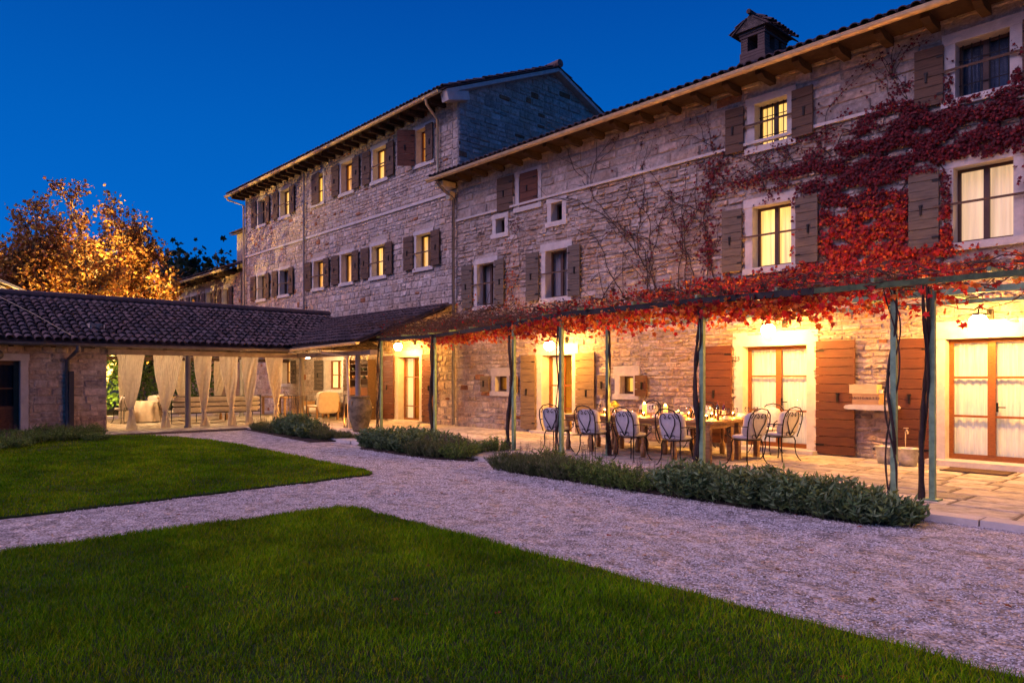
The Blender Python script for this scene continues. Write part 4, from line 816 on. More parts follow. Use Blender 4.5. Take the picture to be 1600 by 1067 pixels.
# loggia pieces
m_crm = M('cream_upholstery', (.66, .56, .43), .9, var=.08, vs=8)
t = thing('garden_bench', 'long grey-cushioned metal bench seen from behind inside the loggia', 'bench', (-25.3, -5.05, .068))
for s in range(3):
    for k in range(3): mb = MB(); pillow(mb, (-25.42-.02*k, -6.05+s*1.0, .56+.16*k), .05, .50, .088, e=.35); mb.build('back_cushion', m_lav, t, smooth=True)
    mb = MB(); pillow(mb, (-25.75, -6.05+s*1.0, .45), .34, .48, .07, e=.35); mb.build('seat_cushion', m_lav, t, smooth=True)
mb = MB()
for z in (.42, .63, .79, .98): mb.tube([(-25.36, -6.6, z), (-25.36, -3.55, z)], .014, 5)
for y in (-6.6, -5.55, -4.55, -3.55): mb.tube([(-25.33, y, .07), (-25.36, y, .45), (-25.38, y, 1.0)], .014, 5); mb.tube([(-26.1, y, .07), (-26.08, y, .42), (-25.36, y, .42)], .014, 5)
for y in (-6.6, -3.55): mb.tube([(-25.36, y, .66), (-25.8, y, .68), (-26.1, y, .62), (-26.08, y, .42)], .014, 5)
mb.build('frame', m_iron, t)
t = thing('round_table', 'round table draped to the ground in pale cloth between the first curtains', 'table', (-27.4, -6.9, .068))
mb = MB(); n = 60; V = []
for j, (r_, z) in enumerate(((0, .8), (.5, .8), (.52, .78), (.54, .5), (.60, .1))):
    for i in range(n): a = 2*PI*i/n; rr_ = r_*(1+(.035*j/2*math.sin(a*11) if j > 1 else 0)); V.append((-27.4+rr_*math.cos(a), -6.9+rr_*math.sin(a), z))
mb.add(V, np.array([(j*n+i, j*n+(i+1) % n, (j+1)*n+(i+1) % n, (j+1)*n+i) for j in range(4) for i in range(n)])); mb.build('tablecloth', m_crm, t, smooth=True)
o = mk_votive(m_redwax, .14); setp(o, -26.75, -6.2, 'red glass candle glowing on the low table beyond the long bench', z=.93)
t = thing('side_table', 'wooden table beyond the long bench carrying a red candle', 'table', (-26.9, -5.4, .068))
mb = MB(); mb.box(-27.3, -26.5, -6.5, -4.2, .88, .93); mb.build('tabletop', m_table, t)
for x in (-27.2, -26.6):
    for y in (-6.4, -4.3): mb = MB(); mb.lathe([(0, 0), (.05, 0), (.05, .15), (.03, .25), (.04, .8)], (x, y, .07), 10); mb.build('leg', m_table, t)
t = thing('serving_table', 'laid wooden table with bowls and glasses against the back wall of the loggia', 'table', (-28.6, -1.2, .068))
mb = MB(); mb.box(-29.8, -27.5, -1.7, -.75, .8, .85); mb.build('tabletop', m_table, t)
for x in (-29.7, -27.6):
    for y in (-1.6, -.85): mb = MB(); mb.box(x-.04, x+.04, y-.04, y+.04, .07, .8); mb.build('leg', m_table, t)
family(mk_glass, [(-28.0, -1.3, 'wine glass on the laid table at the loggia back wall, right one', .853), (-28.5, -1.2, 'wine glass on the laid table at the loggia back wall, middle one', .853), (-29.0, -1.3, 'wine glass on the laid table at the loggia back wall, left one', .853)], 'glasses at the back of the loggia')
t = thing('bowl', 'white bowl on the laid table at the back of the loggia', 'bowl', (-28.2, -1.5, .853)); mb = MB(); mb.lathe([(0, 0), (.06, 0), (.14, .09), (.135, .09), (.055, .012), (0, .012)], (-28.2, -1.5, .853), 16); mb.build('bowl_body', m_white, t, smooth=True)
t = thing('sofa', 'cream two-seat sofa with dark cushions against the loggia back wall', 'sofa', (-26.1, -.8, .068))
mb = MB(); pillow(mb, (-26.1, -.85, .42), .85, .38, .12, e=.3); mb.build('seat', m_crm, t, smooth=True); mb = MB(); pillow(mb, (-26.1, -.5, .75), .85, .12, .32, e=.3); mb.build('backrest', m_crm, t, smooth=True)
for s in (-1, 1):
    mb = MB(); mb.box(-26.1+s*.9-.04, -26.1+s*.9+.04, -1.2, -.45, .28, .68); mb.build('arm', m_table, t)
    for y in (-1.15, -.5): mb = MB(); mb.box(-26.1+s*.85-.03, -26.1+s*.85+.03, y-.03, y+.03, .07, .3); mb.build('leg', m_table, t)
m_dcu = M('brown_cushion', (.10, .07, .055), .9)
for i, (x, lb) in enumerate(((-26.3, 'dark brown cushion on the cream sofa, left one'), (-25.85, 'taupe cushion leaning on the cream sofa, right one'))):
    mb = MB(); pillow(mb, (x, -.78, .68), .21, .19, .07, tilt=PI/2-.3, e=.45); o = mb.build('cushion', m_dcu if i == 0 else M('taupe_cushion', (.22, .17, .13), .9), None, smooth=True); tagit(o, lb, 'cushion', 'sofa cushions')
t = thing('armchair', 'cream upholstered armchair turned away beside the sofa in the loggia corner', 'armchair', (-24.5, -1.55, .068))
mb = MB(); pillow(mb, (-24.1, -1.55, .70), .09, .42, .40, e=.25); mb.build('backrest', m_crm, t, smooth=True); mb = MB(); pillow(mb, (-24.5, -1.55, .42), .38, .40, .11, e=.3); mb.build('seat', m_crm, t, smooth=True)
for s in (-1, 1):
    mb = MB(); mb.box(-24.85, -24.1, -1.55+s*.42-.03, -1.55+s*.42+.03, .52, .58); mb.build('arm', m_table, t)
    for x in (-24.85, -24.12): mb = MB(); mb.box(x-.03, x+.03, -1.55+s*.42-.03, -1.55+s*.42+.03, .07, .52); mb.build('leg', m_table, t)
def lantern(x, y, h, w, label):
    t = thing('floor_lantern', label, 'lantern', (x, y, .068), group='tall candle lanterns')
    mb = MB(); z = .07
    for a in (-1, 1):
        for b_ in (-1, 1): mb.box(x+a*w-.012, x+a*w+.012, y+b_*w-.012, y+b_*w+.012, z, z+h)
    mb.box(x-w-.02, x+w+.02, y-w-.02, y+w+.02, z, z+.03); mb.box(x-w-.02, x+w+.02, y-w-.02, y+w+.02, z+h, z+h+.02); mb.build('frame', M('lantern_wood', (.10, .07, .05), .6), t)
    mb = MB()
    for a in (-1, 1): mb.add([(x+a*w, y-w, z+.03), (x+a*w, y+w, z+.03), (x+a*w, y+w, z+h), (x+a*w, y-w, z+h)], np.array([(0, 1, 2, 3)])); mb.add([(x-w, y+a*w, z+.03), (x+w, y+a*w, z+.03), (x+w, y+a*w, z+h), (x-w, y+a*w, z+h)], np.array([(0, 1, 2, 3)]))
    mb.build('glass', m_glass, t)
    mb = MB(); mb.lathe([(0, .03), (.05, .03), (.05, .17), (0, .165)], (x, y, z), 12); cd = mb.build('candle', m_wax, t, smooth=True); mb = MB(); mb.lathe([(0, .17), (.013, .185), (.012, .205), (0, .24)], (x, y, z), 8); mb.build('flame', m_flame, cd, smooth=True)
lantern(-21.8, -3.75, .95, .15, 'tall glass lantern with lit candle behind the leftmost herb bed, right one')
lantern(-22.25, -3.75, .95, .13, 'tall glass lantern behind the leftmost herb bed, left one by the curtain')
lantern(-19.95, -3.0, 1.0, .12, 'tall narrow lantern with lit candle beside the big clay urn')
t = thing('clay_urn', 'large weathered clay urn standing by the terrace post', 'urn', (-18.2, -3.65, .068))
mb = MB(); mb.lathe([(0, 0), (.19, 0), (.22, .08), (.30, .35), (.345, .6), (.335, .8), (.28, .93), (.27, .97), (.30, .99), (.30, 1.02), (.25, 1.02), (.24, .96), (.28, .85), (.2, .6)], (-18.2, -3.65, .07), 28); mb.build('body', M('mossy_clay', (.20, .16, .09), .85, var=.5, vs=4, bump=.9, bs=18), t, smooth=True)
mb = MB()
for a in (0.3, 1.9, 3.4, 5.0): c, s_ = math.cos(a), math.sin(a); mb.tube([(-18.2+c*.29, -3.65+s_*.29, .97), (-18.2+c*.36, -3.65+s_*.36, .93), (-18.2+c*.345, -3.65+s_*.345, .84)], .018, 6)
mb.build('handle', M('mossy_clay_handle', (.22, .17, .10), .85), t, smooth=True)
# shelf cabinet with garlic
t = thing('shelf_cabinet', 'wooden dresser of shelves and bowls under hanging garlic, beside the lean-to door', 'cabinet', (-23.85, -.3, .068))
mb = MB(); mb.box(-24.5, -23.2, -.42, -.1, .07, 1.25); mb.build('cupboard', m_frame_o, t)
mb = MB()
for z in (1.26, 1.55, 1.85, 2.12): mb.box(-24.5, -23.2, -.4, -.08, z, z+.03)
mb.box(-24.53, -24.5, -.42, -.08, .07, 2.3); mb.box(-23.2, -23.17, -.42, -.08, .07, 2.3); mb.box(-24.5, -23.2, -.1, -.08, 1.25, 2.3); mb.build('shelves', m_wood_d, t)
r = random.Random(2)
for i in range(9):
    x = -24.35+(i % 5)*.25; z = 1.58 if i < 5 else 1.88; k = thing('bowl', 'small painted bowl on the '+('lower' if i < 5 else 'upper')+' dresser shelf, number '+['one', 'two', 'three', 'four', 'five'][i % 5]+' from the left', 'bowl', (x, -.3, z), group='bowls on the dresser')
    mb = MB(); mb.lathe([(0, 0), (.04, 0), (.09, .07), (.085, .12), (.08, .12), (.03, .01), (0, .01)], (x, -.3, z), 12); mb.build('bowl_body', M('glazed_clay', random.choice([(.5, .25, .08), (.12, .14, .08), (.6, .5, .35)]), .35), k, smooth=True)
o_ = thing('garlic_string', 'row of pale garlic and onion bulbs hanging above the dresser', 'garlic', (-23.8, -.45, 2.2)); mb = MB()
for i in range(46): pillow(mb, (-24.5+r.uniform(0, 1.35), -.46+r.uniform(-.04, .04), 2.30+r.uniform(0, .26)), .03, .03, .045, e=.9, n=8)
mb.build('bulbs', M('garlic_skin', (.75, .62, .42), .6), o_, smooth=True); mb = MB(); mb.tube([(-24.5, -.46, 2.6), (-23.1, -.46, 2.6)], .01, 5); mb.build('pole', m_stem, o_)
t = thing('flower_pot', 'terracotta pot with pale flowers on an orange crate below the dresser', 'flower pot', (-22.95, -.6, .068)); mb = MB(); mb.lathe([(0, 0), (.12, 0), (.17, .35), (.19, .36), (.19, .42), (.16, .42), (0, .36)], (-22.95, -.6, .07), 16); mb.build('pot', M('terracotta', (.5, .15, .06), .8, var=.2), t, smooth=True)
mb = MB(); R = np.random.default_rng(8); scatter(mb, R.normal(0, .09, (160, 3))*np.array([1, 1, .8])+np.array([-22.95, -.6, .6]), .06, [(.5, .3, .12), (.6, .5, .3), (.12, .2, .04)], R=R); mb.build('foliage', m_leafg, t)
for x, y, l in ((-22.72, -2.95, 'red'), (-22.5, -2.9, 'x')): pass
# shelf slab, crates, buckets, mat on the right
sb = MB(); rr = random.Random(9)
V = []; 
for w_ in (0, .34):
    for k in range(12): a = 2*PI*k/12; V.append((-5.42+(.46+.02*rr.random())*(abs(math.cos(a))**.35)*math.copysign(1, math.cos(a)), w_, 1.055+.05*(abs(math.sin(a))**.6)*math.copysign(1, math.sin(a))))
sb.add(TY(np.array(V)), [tuple(range(12)), tuple(range(12, 24))]+[(k, (k+1) % 12, 12+(k+1) % 12, 12+k) for k in range(12)])
o = sb.build('stone_shelf', m_dress); tagit(o, 'thick stone shelf slab jutting from the wall between the two shuttered doors', 'shelf')
def crate(x0, x1, y0, y1, z0, z1, label, mat, txt=None):
    t = thing('wooden_crate', label, 'crate', ((x0+x1)/2, (y0+y1)/2, z0), group='wine crates on the stone shelf'); w = .014; mb = MB()
    mb.box(x0, x1, y0, y0+w, z0, z1); mb.box(x0, x1, y1-w, y1, z0, z1); mb.box(x0, x0+w, y0+w, y1-w, z0, z1); mb.box(x1-w, x1, y0+w, y1-w, z0, z1); mb.box(x0+w, x1-w, y0+w, y1-w, z0, z0+w); mb.build('box', mat, t)
    mb = MB(); mb.box(x0-.004, x1+.004, y0-.004, y1+.004, z1, z1+.012); mb.build('lid', mat, t)
    if txt: text(txt, .065, ((x0+x1)/2-.02, y0-.003, z0+.10), (PI/2, 0, 0), m_ink, 'stencil_lettering', t)
crate(-5.74, -5.26, -.31, -.06, 1.108, 1.30, 'darker wooden wine crate with faint stencilled lettering, lower of the two on the shelf', M('crate_pine_dark', (.40, .24, .12), .7, var=.2, wave=(2, 8, 14)), 'P I N S I G N E T T I')
crate(-5.80, -5.30, -.30, -.05, 1.314, 1.47, 'pale plain wooden crate with a knot, upper of the two on the shelf', M('crate_pine', (.60, .44, .24), .7, var=.15, wave=(2, 8, 14)))
t = thing('small_card', 'small white card box standing at the end of the lower crate', 'card', (-5.27, -.2, 1.31)); mb = MB(); mb.box(-5.29, -5.235, -.22, -.17, 1.322, 1.385); mb.build('card_box', m_white, t)
def bucket(x, y, label):
    t = thing('zinc_bucket', label, 'bucket', (x, y, .068), group='zinc buckets'); mb = MB(); mb.lathe([(0, .01), (.135, .0), (.155, .12), (.158, .13), (.155, .14), (.18, .29), (.195, .30), (.19, .315), (.178, .30), (.15, .1), (.13, .012), (0, .012)], (x, y, .07), 24); mb.build('body', M('galvanised_zinc', (.50, .48, .44), .45, .6, var=.25, vs=8), t, smooth=True)
    for s in (-1, 1): mb = MB(); mb.tube([(x+s*.185, y-.05, .34), (x+s*.21, y-.04, .30), (x+s*.21, y+.04, .30), (x+s*.185, y+.05, .34)], .007, 5); mb.build('handle', m_iron, t)
bucket(-5.02, -.62, 'zinc bucket on the paving below the crates, left of the green post'); bucket(-4.62, -.72, 'zinc bucket with a bottle in it, right of the green post')
t = thing('tap', 'small metal tap on a pipe rising between the buckets and the shutter', 'tap', (-4.82, -.25, .068)); mb = MB(); mb.tube([(-4.82, -.25, .07), (-4.82, -.25, .62), (-4.80, -.27, .66), (-4.76, -.33, .66), (-4.75, -.34, .60)], .012, 6); mb.build('pipe', m_gut, t); mb = MB(); mb.box(-4.85, -4.77, -.26, -.24, .69, .705); mb.tube([(-4.81, -.25, .64), (-4.81, -.25, .7)], .006, 5); mb.build('tap_handle', m_gut, t)
t = thing('door_mat', 'flat brown doormat on the paving before the right-hand glass doors', 'mat', (-3.6, -.75, .068)); mb = MB(); mb.box(-4.0, -3.1, -1.0, -.52, .075, .09); mb.build('mat_pile', M('coir', (.12, .075, .04), .95, bump=1, bs=120), t); mb = MB(); mb.box(-4.03, -3.07, -1.03, -1.0, .074, .092); mb.box(-4.03, -3.07, -.52, -.49, .074, .092); mb.build('mat_border', m_wood_d, t)
# ------------------------------------------------------------------ pergola
PG = thing('pergola', 'green steel pergola carrying red creeper along the house front', 'pergola', (-9, -4, 0))
posts = [(-18.35, -2.85, 'far'), (-15.8, -2.75, ''), (-11.35, -3.92, ''), (-9.05, -4.85, ''), (-9.3, -3.25, ''), (-6.0, -5.0, ''), (-3.42, -4.72, ''), (-3.12, -4.28, ''), (1.2, -4.9, '')]
for x, y, _ in posts:
    mb = MB(); mb.box(x-.033, x+.033, y-.033, y+.033, .05, 2.72); p_ = mb.build('post', m_green, PG); mb = MB(); mb.box(x-.09, x+.09, y-.09, y+.09, .05, .085); mb.build('base_plate', m_green, p_)
edge = [(-18.9, -2.9), (-15.8, -2.78), (-11.35, -3.95), (-9.05, -4.9), (-6.0, -5.05), (-3.45, -4.95), (3.5, -4.95)]
mb = MB()
for a, b in zip(edge[:5], edge[1:5]): mb.bar((a[0], a[1], 2.75), (b[0], b[1], 2.75), .05, .09)
mb.bar((-6.0, -5.05, 2.75), (-4.3, -4.99, 2.75), .05, .09)
mb.build('edge_beam', M('grimy_steel', (.035, .03, .025), .7, .2, var=.4), PG)
mb = MB(); mb.bar((-4.3, -4.99, 2.75), (-3.45, -4.95, 2.75), .055, .07); mb.bar((-3.45, -4.95, 2.75), (3.5, -4.95, 2.75), .055, .07); mb.build('edge_beam', M('olive_green_steel', (.09, .12, .045), .6, .1, var=.4, vs=6, bump=.3), PG, label='bare green stretch of the front beam'); mb = MB(); mb.bar((-11.35, -2.9, 2.80), (3.5, -3.2, 2.80), .05, .08); mb.bar((-18.9, -.9, 2.85), (3.5, -.9, 2.85), .05, .06); mb.build('inner_beam', m_green, PG)
def edgeY(x):
    for a, b in zip(edge, edge[1:]):
        if a[0] <= x <= b[0]: return a[1]+(b[1]-a[1])*(x-a[0])/(b[0]-a[0])
    return -4.95 if x > 0 else -2.9
x = -18.6
while x < 3.4:
    mb = MB(); mb.bar((x, edgeY(x)+.03, 2.83), (x, -.02, 2.92), .04, .05); mb.build('cross_rafter', m_green, PG); x += 1.25
mb = MB()
for k in range(9): 
    f_ = (k+.5)/9
    for a, b in zip(edge, edge[1:]): mb.tube([(a[0], a[1]*(1-f_)-.3*f_, 2.87+.05*f_), (b[0], b[1]*(1-f_)-.3*f_, 2.87+.05*f_)], .004, 4)
mb.build('wire', m_gutd, PG)
# creeper over the pergola
PV = thing('creeper', 'tangle of bare twigs and red and orange leaves lying over the pergola', 'creeper', (-9, -4, 2.8))
R = np.random.default_rng(77); mb = MB()
for k in range(1300):   # wandering stems
    x = R.uniform(-20.2, 3.2) if k < 600 else R.uniform(-20.2, -11.5); ey = edgeY(max(x, -18.8)); left = x < -12
    f_ = R.random()**1.7 if not left else R.random()**1.2; y = ey*(1-f_)-.5*f_; z = 2.78+R.random()*(.22 if not left else .55)
    n = R.integers(6, 14); d = R.uniform(0, 2*PI); P = [(x, y, z)]
    for i in range(n):
        d += R.normal(0, .55); x += math.cos(d)*.13; y += math.sin(d)*.08; z += R.normal(0, .035)+(.004 if z < 3.0+.25*left else -.01); y = min(max(y, ey-.12), -.3); z = max(2.72, z); P.append((x, y, z))
    if k % 7 == 0: P.append((x+R.normal(0, .1), y, z-.18)); P.append((x+R.normal(0, .1), y, z-.35))
    mb.tube(P, np.linspace(R.uniform(.004, .014), .002, len(P)), 4)
for k in range(500):   # short upright twigs along the front edge
    x = R.uniform(-18.9, 3.2); y = edgeY(x)+R.uniform(-.1, .5); h_ = R.uniform(.06, .26)*(1.3 if x < -12 else 1); mb.tube([(x, y, 2.82), (x+R.normal(0, .05), y+R.normal(0, .05), 2.85+h_*.5), (x+R.normal(0, .10), y+R.normal(0, .1), 2.84+h_)], [.004, .003, .0015], 3)
mb.build('stems', m_twig, PV)
RED = [(.48, .022, .018), (.34, .014, .016), (.58, .05, .016), (.24, .018, .02), (.62, .12, .018)]
ORG = [(.58, .15, .02), (.62, .22, .03), (.48, .08, .02), (.40, .05, .02)]
BRN = [(.14, .06, .03), (.20, .10, .04), (.10, .05, .03)]
def band(mb, n, x0, x1, yf, zf, size, cols, spread=.8, droop=.5):
    x = R.uniform(x0, x1, n); cl = .5+.5*np.sin(x*3.1+np.sin(x*1.7)*2); x = x[R.random(n) < .35+.65*cl]; n = len(x)
    e = np.array([edgeY(a) for a in x]); P = np.stack([x, e+yf(n), zf(n, x)], 1); scatter(mb, P, size, cols, (0, -.6, -.1), spread, droop=droop, R=R)
mb = MB()
U = lambda a, b: (lambda n: R.uniform(a, b, n))
band(mb, 2600, -11.8, -4.2, U(-.15, .6), lambda n, x: 2.74-np.abs(R.normal(0, .13, n)), .085, RED+ORG[:2])
band(mb, 900, -11.8, -4.2, U(.6, 3.4), lambda n, x: 2.80-np.abs(R.normal(0, .10, n)), .09, RED+ORG)
band(mb, 1500, -16.6, -11.5, U(-.05, .5), lambda n, x: 2.72-np.abs(R.normal(0, .10, n)), .085, ORG+RED[:1])
band(mb, 2400, -12.5, -3.0, U(-.1, 2.0), lambda n, x: 2.82+np.abs(R.normal(0, .10, n)), .075, RED[:4]+BRN)
band(mb, 5200, -20.3, -12, U(-.1, 2.4), lambda n, x: 2.85+np.abs(R.normal(0, .24, n))*np.clip((x+20.8)/2, .3, 1), .055, BRN+BRN+[(.16, .09, .05)]+RED[:1])
band(mb, 500, -5, -2.6, U(-.05, 1.2), lambda n, x: 2.76-np.abs(R.normal(0, .16, n)), .09, [(.55, .03, .015), (.5, .02, .02)]+ORG[:1])
band(mb, 500, -3, 3, U(-.1, 2.5), lambda n, x: 2.82+R.normal(0, .10, n), .07, ORG+RED)
mb.build('leaves', m_leaf, PV)
# vines twisted round posts
def post_vine(x, y, label, off, thick=.03, seed=0, top=2.8, swing=.09):
    r = random.Random(seed); t = thing('climbing_vine', label, 'vine', (x+off, y, .05), group='woody vines climbing the pergola posts'); mb = MB()
    for k in range(3):
        P = []; ph = r.uniform(0, 6); w0 = r.uniform(2.2, 4.2); th = thick*(1 if k == 0 else .55)
        for i in range(30):
            z = .05+(top-.05)*i/29; q = z/top
            P.append((x+off*(1-q*.55)+swing*(.4+.6*q)*math.sin(z*w0+ph)*(.6 if k == 0 else 1), y-.04+.05*math.cos(z*w0*1.1+ph), z))
        mb.tube(P, [th*(1.15-.45*i/29)*(1+.15*math.sin(i*1.7)) for i in range(30)], 7)
    mb.build('stem', m_stem, t, smooth=True)
post_vine(-18.35, -2.85, 'thin dark vine on the post beside the clay urn', -.12, .022, 1)
post_vine(-15.8, -2.75, 'thick dark vine covering the left side of the post by the lean-to door', -.13, .05, 2, swing=.05)
post_vine(-11.35, -3.92, 'twisted double vine on the post at the end of the middle herb bed', -.12, .035, 3)
post_vine(-9.3, -3.25, 'slender looping vine on the post between the second and third chairs', .06, .025, 4)
post_vine(-9.05, -4.85, 'thin dark vine stem leaning on the post in front of the leftmost chair', -.07, .018, 9, swing=.03)
post_vine(-6.0, -5.0, 'dark leafless vine on the post before the table corner', -.10, .028, 5)
post_vine(-3.42, -4.72, 'wiry looping vine on the post in front of the zinc buckets', -.02, .020, 6, swing=.13)
post_vine(-3.12, -4.28, 'thick woody vine on the rightmost visible post', -.11, .030, 7, swing=.06)
# ------------------------------------------------------------------ creeper on the wall
WC = thing('creeper', 'red-leaved creeper and bare branching stems climbing the upper house wall', 'creeper', (-8, 0, 3))
mb = MB(); R = np.random.default_rng(99); TIPS = []
def blocked(x, z):
    for k in ('N4', 'N5', 'N6', 'N7', 'N2', 'N1', 'S2', 'S1', 'N3'):
        h = NO[k]
        if h[0]-.02 < x < h[1]+.02 and h[2]-.02 < z < h[3]+.02: return True
    for a, b, c, d in ((-4.84, -4.3, 4.02, 5.3), (-8.68, -8.18, 4.0, 5.3), (-7.0, -6.48, 4.0, 5.3), (-4.72, -4.25, 6.6, 7.5), (-15.02, -14.5, 3.9, 5.15), (-13.4, -12.9, 3.9, 5.15), (-8.6, -8.12, 6.6, 7.5), (-7.07, -6.58, 6.6, 7.5)):
        if a < x < b and c < z < d: return True
    return z > 7.82 or z < 2.6
def stem(x, z, ang, length, r0, depth=0, curl=.0):
    P = [(x, -.05, z)]; n = int(length/.10)
    for i in range(n):
        ang += R.normal(0, .16)+curl; nx, nz_ = x+math.cos(ang)*.10, z+math.sin(ang)*.10
        if blocked(nx, nz_): break
        x, z = nx, nz_; P.append((x, -.055-R.random()*.02, z)); TIPS.append((x, z))
        if depth < 3 and R.random() < (.13 if depth == 0 else .09): stem(x, z, ang+R.choice([-1, 1])*R.uniform(.4, .9), (length-.1*i)*R.uniform(.4, .8), r0*.6, depth+1, R.normal(0, .03))
    if len(P) > 2: mb.tube(P, np.linspace(r0, r0*.35, len(P)), 5)
def line(pts, r):
    Q = []
    P = [F(a, b) for a, b in pts]
    for (a, b), (c, d) in zip(P, P[1:]):
        n = max(2, int(math.dist((a, b), (c, d))/.12))
        for i in range(n): t = i/n; Q.append((a+(c-a)*t+R.normal(0, .02), -.06, b+(d-b)*t+R.normal(0, .02)))
    mb.tube(Q, np.linspace(r, r*.5, len(Q)), 5); TIPS.extend([(q[0], q[2]) for q in Q])
    return Q
# traced main stems (pixel traces on the wall plane)
traces = [([(1040, 470), (1000, 400), (960, 350), (925, 300), (900, 265), (880, 215)], .018), ([(960, 350), (985, 300), (1010, 270)], .012), ([(925, 300), (935, 250), (960, 215)], .010),
          ([(1120, 440), (1105, 380), (1103, 330), (1112, 285), (1130, 245), (1165, 228)], .022), ([(1103, 350), (1060, 365), (1035, 370)], .012), ([(1120, 425), (1080, 400), (1040, 415), (1000, 430)], .012), ([(1105, 400), (1060, 398), (1020, 410)], .012),
          ([(1115, 290), (1150, 285), (1200, 270), (1250, 265), (1300, 245)], .016), ([(1180, 255), (1220, 225), (1270, 220), (1330, 190)], .014), ([(1190, 300), (1235, 290), (1290, 300), (1340, 270)], .016), ([(1150, 300), (1200, 262), (1240, 240)], .010),
          ([(1300, 240), (1320, 210), (1370, 200), (1420, 180)], .014), ([(1420, 160), (1400, 130), (1385, 110), (1375, 80)], .013), ([(1395, 125), (1410, 90), (1425, 70), (1465, 62)], .010), ([(1430, 160), (1440, 200), (1430, 260), (1400, 320), (1390, 400), (1380, 440)], .03),
          ([(1030, 470), (1010, 440), (1050, 400), (1000, 370)], .01), ([(760, 480), (775, 430), (800, 380), (830, 330), (850, 300)], .01), ([(800, 470), (815, 420), (812, 370), (790, 350)], .010), ([(720, 470), (745, 400), (770, 385), (800, 380)], .008), ([(700, 420), (720, 395), (750, 380)], .008),
          ([(1060, 215), (1040, 200), (1030, 185)], .006), ([(1000, 270), (1020, 235), (1030, 180)], .006), ([(985, 300), (1000, 250), (1010, 210), (1000, 180)], .007), ([(1290, 300), (1285, 340), (1290, 400), (1300, 440)], .016), ([(1470, 240), (1475, 300), (1480, 360), (1470, 430)], .016), ([(1490, 170), (1530, 150), (1600, 140)], .016), ([(1440, 190), (1500, 200), (1600, 190)], .016)]
for pts, r_ in traces:
    Q = line(pts, r_*.8)
    for q in Q[::4]:
        if R.random() < .5 and not blocked(q[0], q[2]): stem(q[0], q[2], R.uniform(.2, 2.9), R.uniform(.5, 1.8), r_*.5, 1, R.normal(0, .05))
for px, py in ((1010, 475), (980, 470), (1030, 470), (1075, 455), (940, 480), (1110, 450), (1000, 400), (960, 350), (1103, 330), (1130, 245), (1180, 255), (1250, 265), (1200, 300), (1230, 290), (1300, 245), (1395, 125), (925, 300), (870, 480), (1010, 475), (960, 478), (1090, 465), (1150, 455), (1060, 470), (900, 480), (1240, 440), (1330, 430)):
    x, z = F(px, py); stem(x, max(z, 2.7), R.uniform(1.1, 2.7), R.uniform(1.8, 3.6), .014, 0, R.normal(0, .02))
mb.build('stems', m_stem, WC)
mb = MB()
def cluster(px, py, rx, ry, n, size, cols, dense=1):
    x0, z0 = F(px, py); t_ = (0-CAMY)/(.673+(px-800)/FPX*.7396); sx = rx*t_/FPX/ (.673+.35*((px-800)/FPX)) ; sz = ry*t_/FPX
    a = R.normal(0, .5, n)*sx; b = R.normal(0, .5, n)*sz; X = x0+a; Z = z0+b-a*.0
    P = np.stack([X, -.04-np.abs(R.normal(0, .05, n)), Z], 1)
    # gaps: streaky noise so the wall shows between sprays
    g = np.sin(X*3.1+Z*11.3+np.sin(X*4.1)*1.5)+np.sin(X*7.7-Z*8.9+1+np.sin(Z*5.))+.9*np.sin(Z*19+X*2.3)+R.normal(0, .5, n)
    ok = (g > -0.9-.6*(dense-1)+.9*np.hypot(a/sx, b/sz)) & np.array([not blocked(p[0], p[2]) for p in P]); P = P[ok]
    if len(P): scatter(mb, P, size, cols, (0, -1.6, .3), .6, droop=1.2, R=R)
DR = [(.11, .008, .016), (.17, .010, .018), (.075, .008, .014), (.22, .014, .018)]
for c in ((1345, 260, 110, 60, 2600), (1430, 200, 80, 50, 2000), (1480, 190, 90, 60, 1100), (1560, 185, 90, 70, 1500), (1590, 160, 50, 60, 700), (1380, 300, 90, 60, 1300), (1330, 310, 60, 40, 600), (1440, 240, 70, 50, 800), (1545, 215, 80, 25, 600), (1270, 265, 60, 20, 250), (1410, 160, 40, 20, 200), (1480, 330, 16, 60, 260), (1455, 235, 40, 30, 300)):
    cluster(c[0], c[1], c[2]*1.15, c[3]*1.15, int(c[4]*2.3), .052, DR)
for c in ((1375, 375, 90, 60, 1500), (1340, 350, 60, 50, 500), (1300, 400, 60, 50, 600), (1420, 395, 50, 40, 500), (1480, 385, 16, 50, 260), (1400, 340, 60, 40, 600), (1320, 430, 120, 25, 1100)):
    cluster(c[0], c[1], c[2]*1.05, c[3]*1.05, int(c[4]*2.2), .065, RED, 1.6)
for c in ((1150, 445, 110, 18, 900), (1040, 460, 90, 18, 600), (1230, 438, 90, 18, 700), (1450, 420, 90, 18, 400), (1560, 410, 80, 20, 260)): cluster(*c, .07, RED+ORG, 2)
for c in ((1125, 260, 24, 50, 260), (1110, 290, 12, 40, 120), (1180, 282, 60, 9, 200), (1105, 395, 16, 20, 120), (1110, 375, 10, 60, 120), (1115, 430, 16, 16, 60)): cluster(*c, .06, DR+[(.3, .06, .02)], 2)
cluster(800, 440, 12, 60, 150, .06, ORG, 2); cluster(790, 480, 60, 8, 200, .05, ORG, 2); cluster(720, 425, 30, 30, 60, .05, DR, 2); cluster(640, 430, 20, 20, 0+40, .05, DR, 2); cluster(812, 350, 20, 16, 50, .05, DR, 2); cluster(930, 470, 120, 8, 300, .05, DR+ORG, 2); cluster(755, 460, 30, 12, 60, .05, RED, 2)
tp = np.array(TIPS); tp = tp[(R.random(len(tp)) < .8)]; wgt = np.clip((tp[:, 0]+12.5)/6, 0, 1); tp = tp[R.random(len(tp)) < wgt]
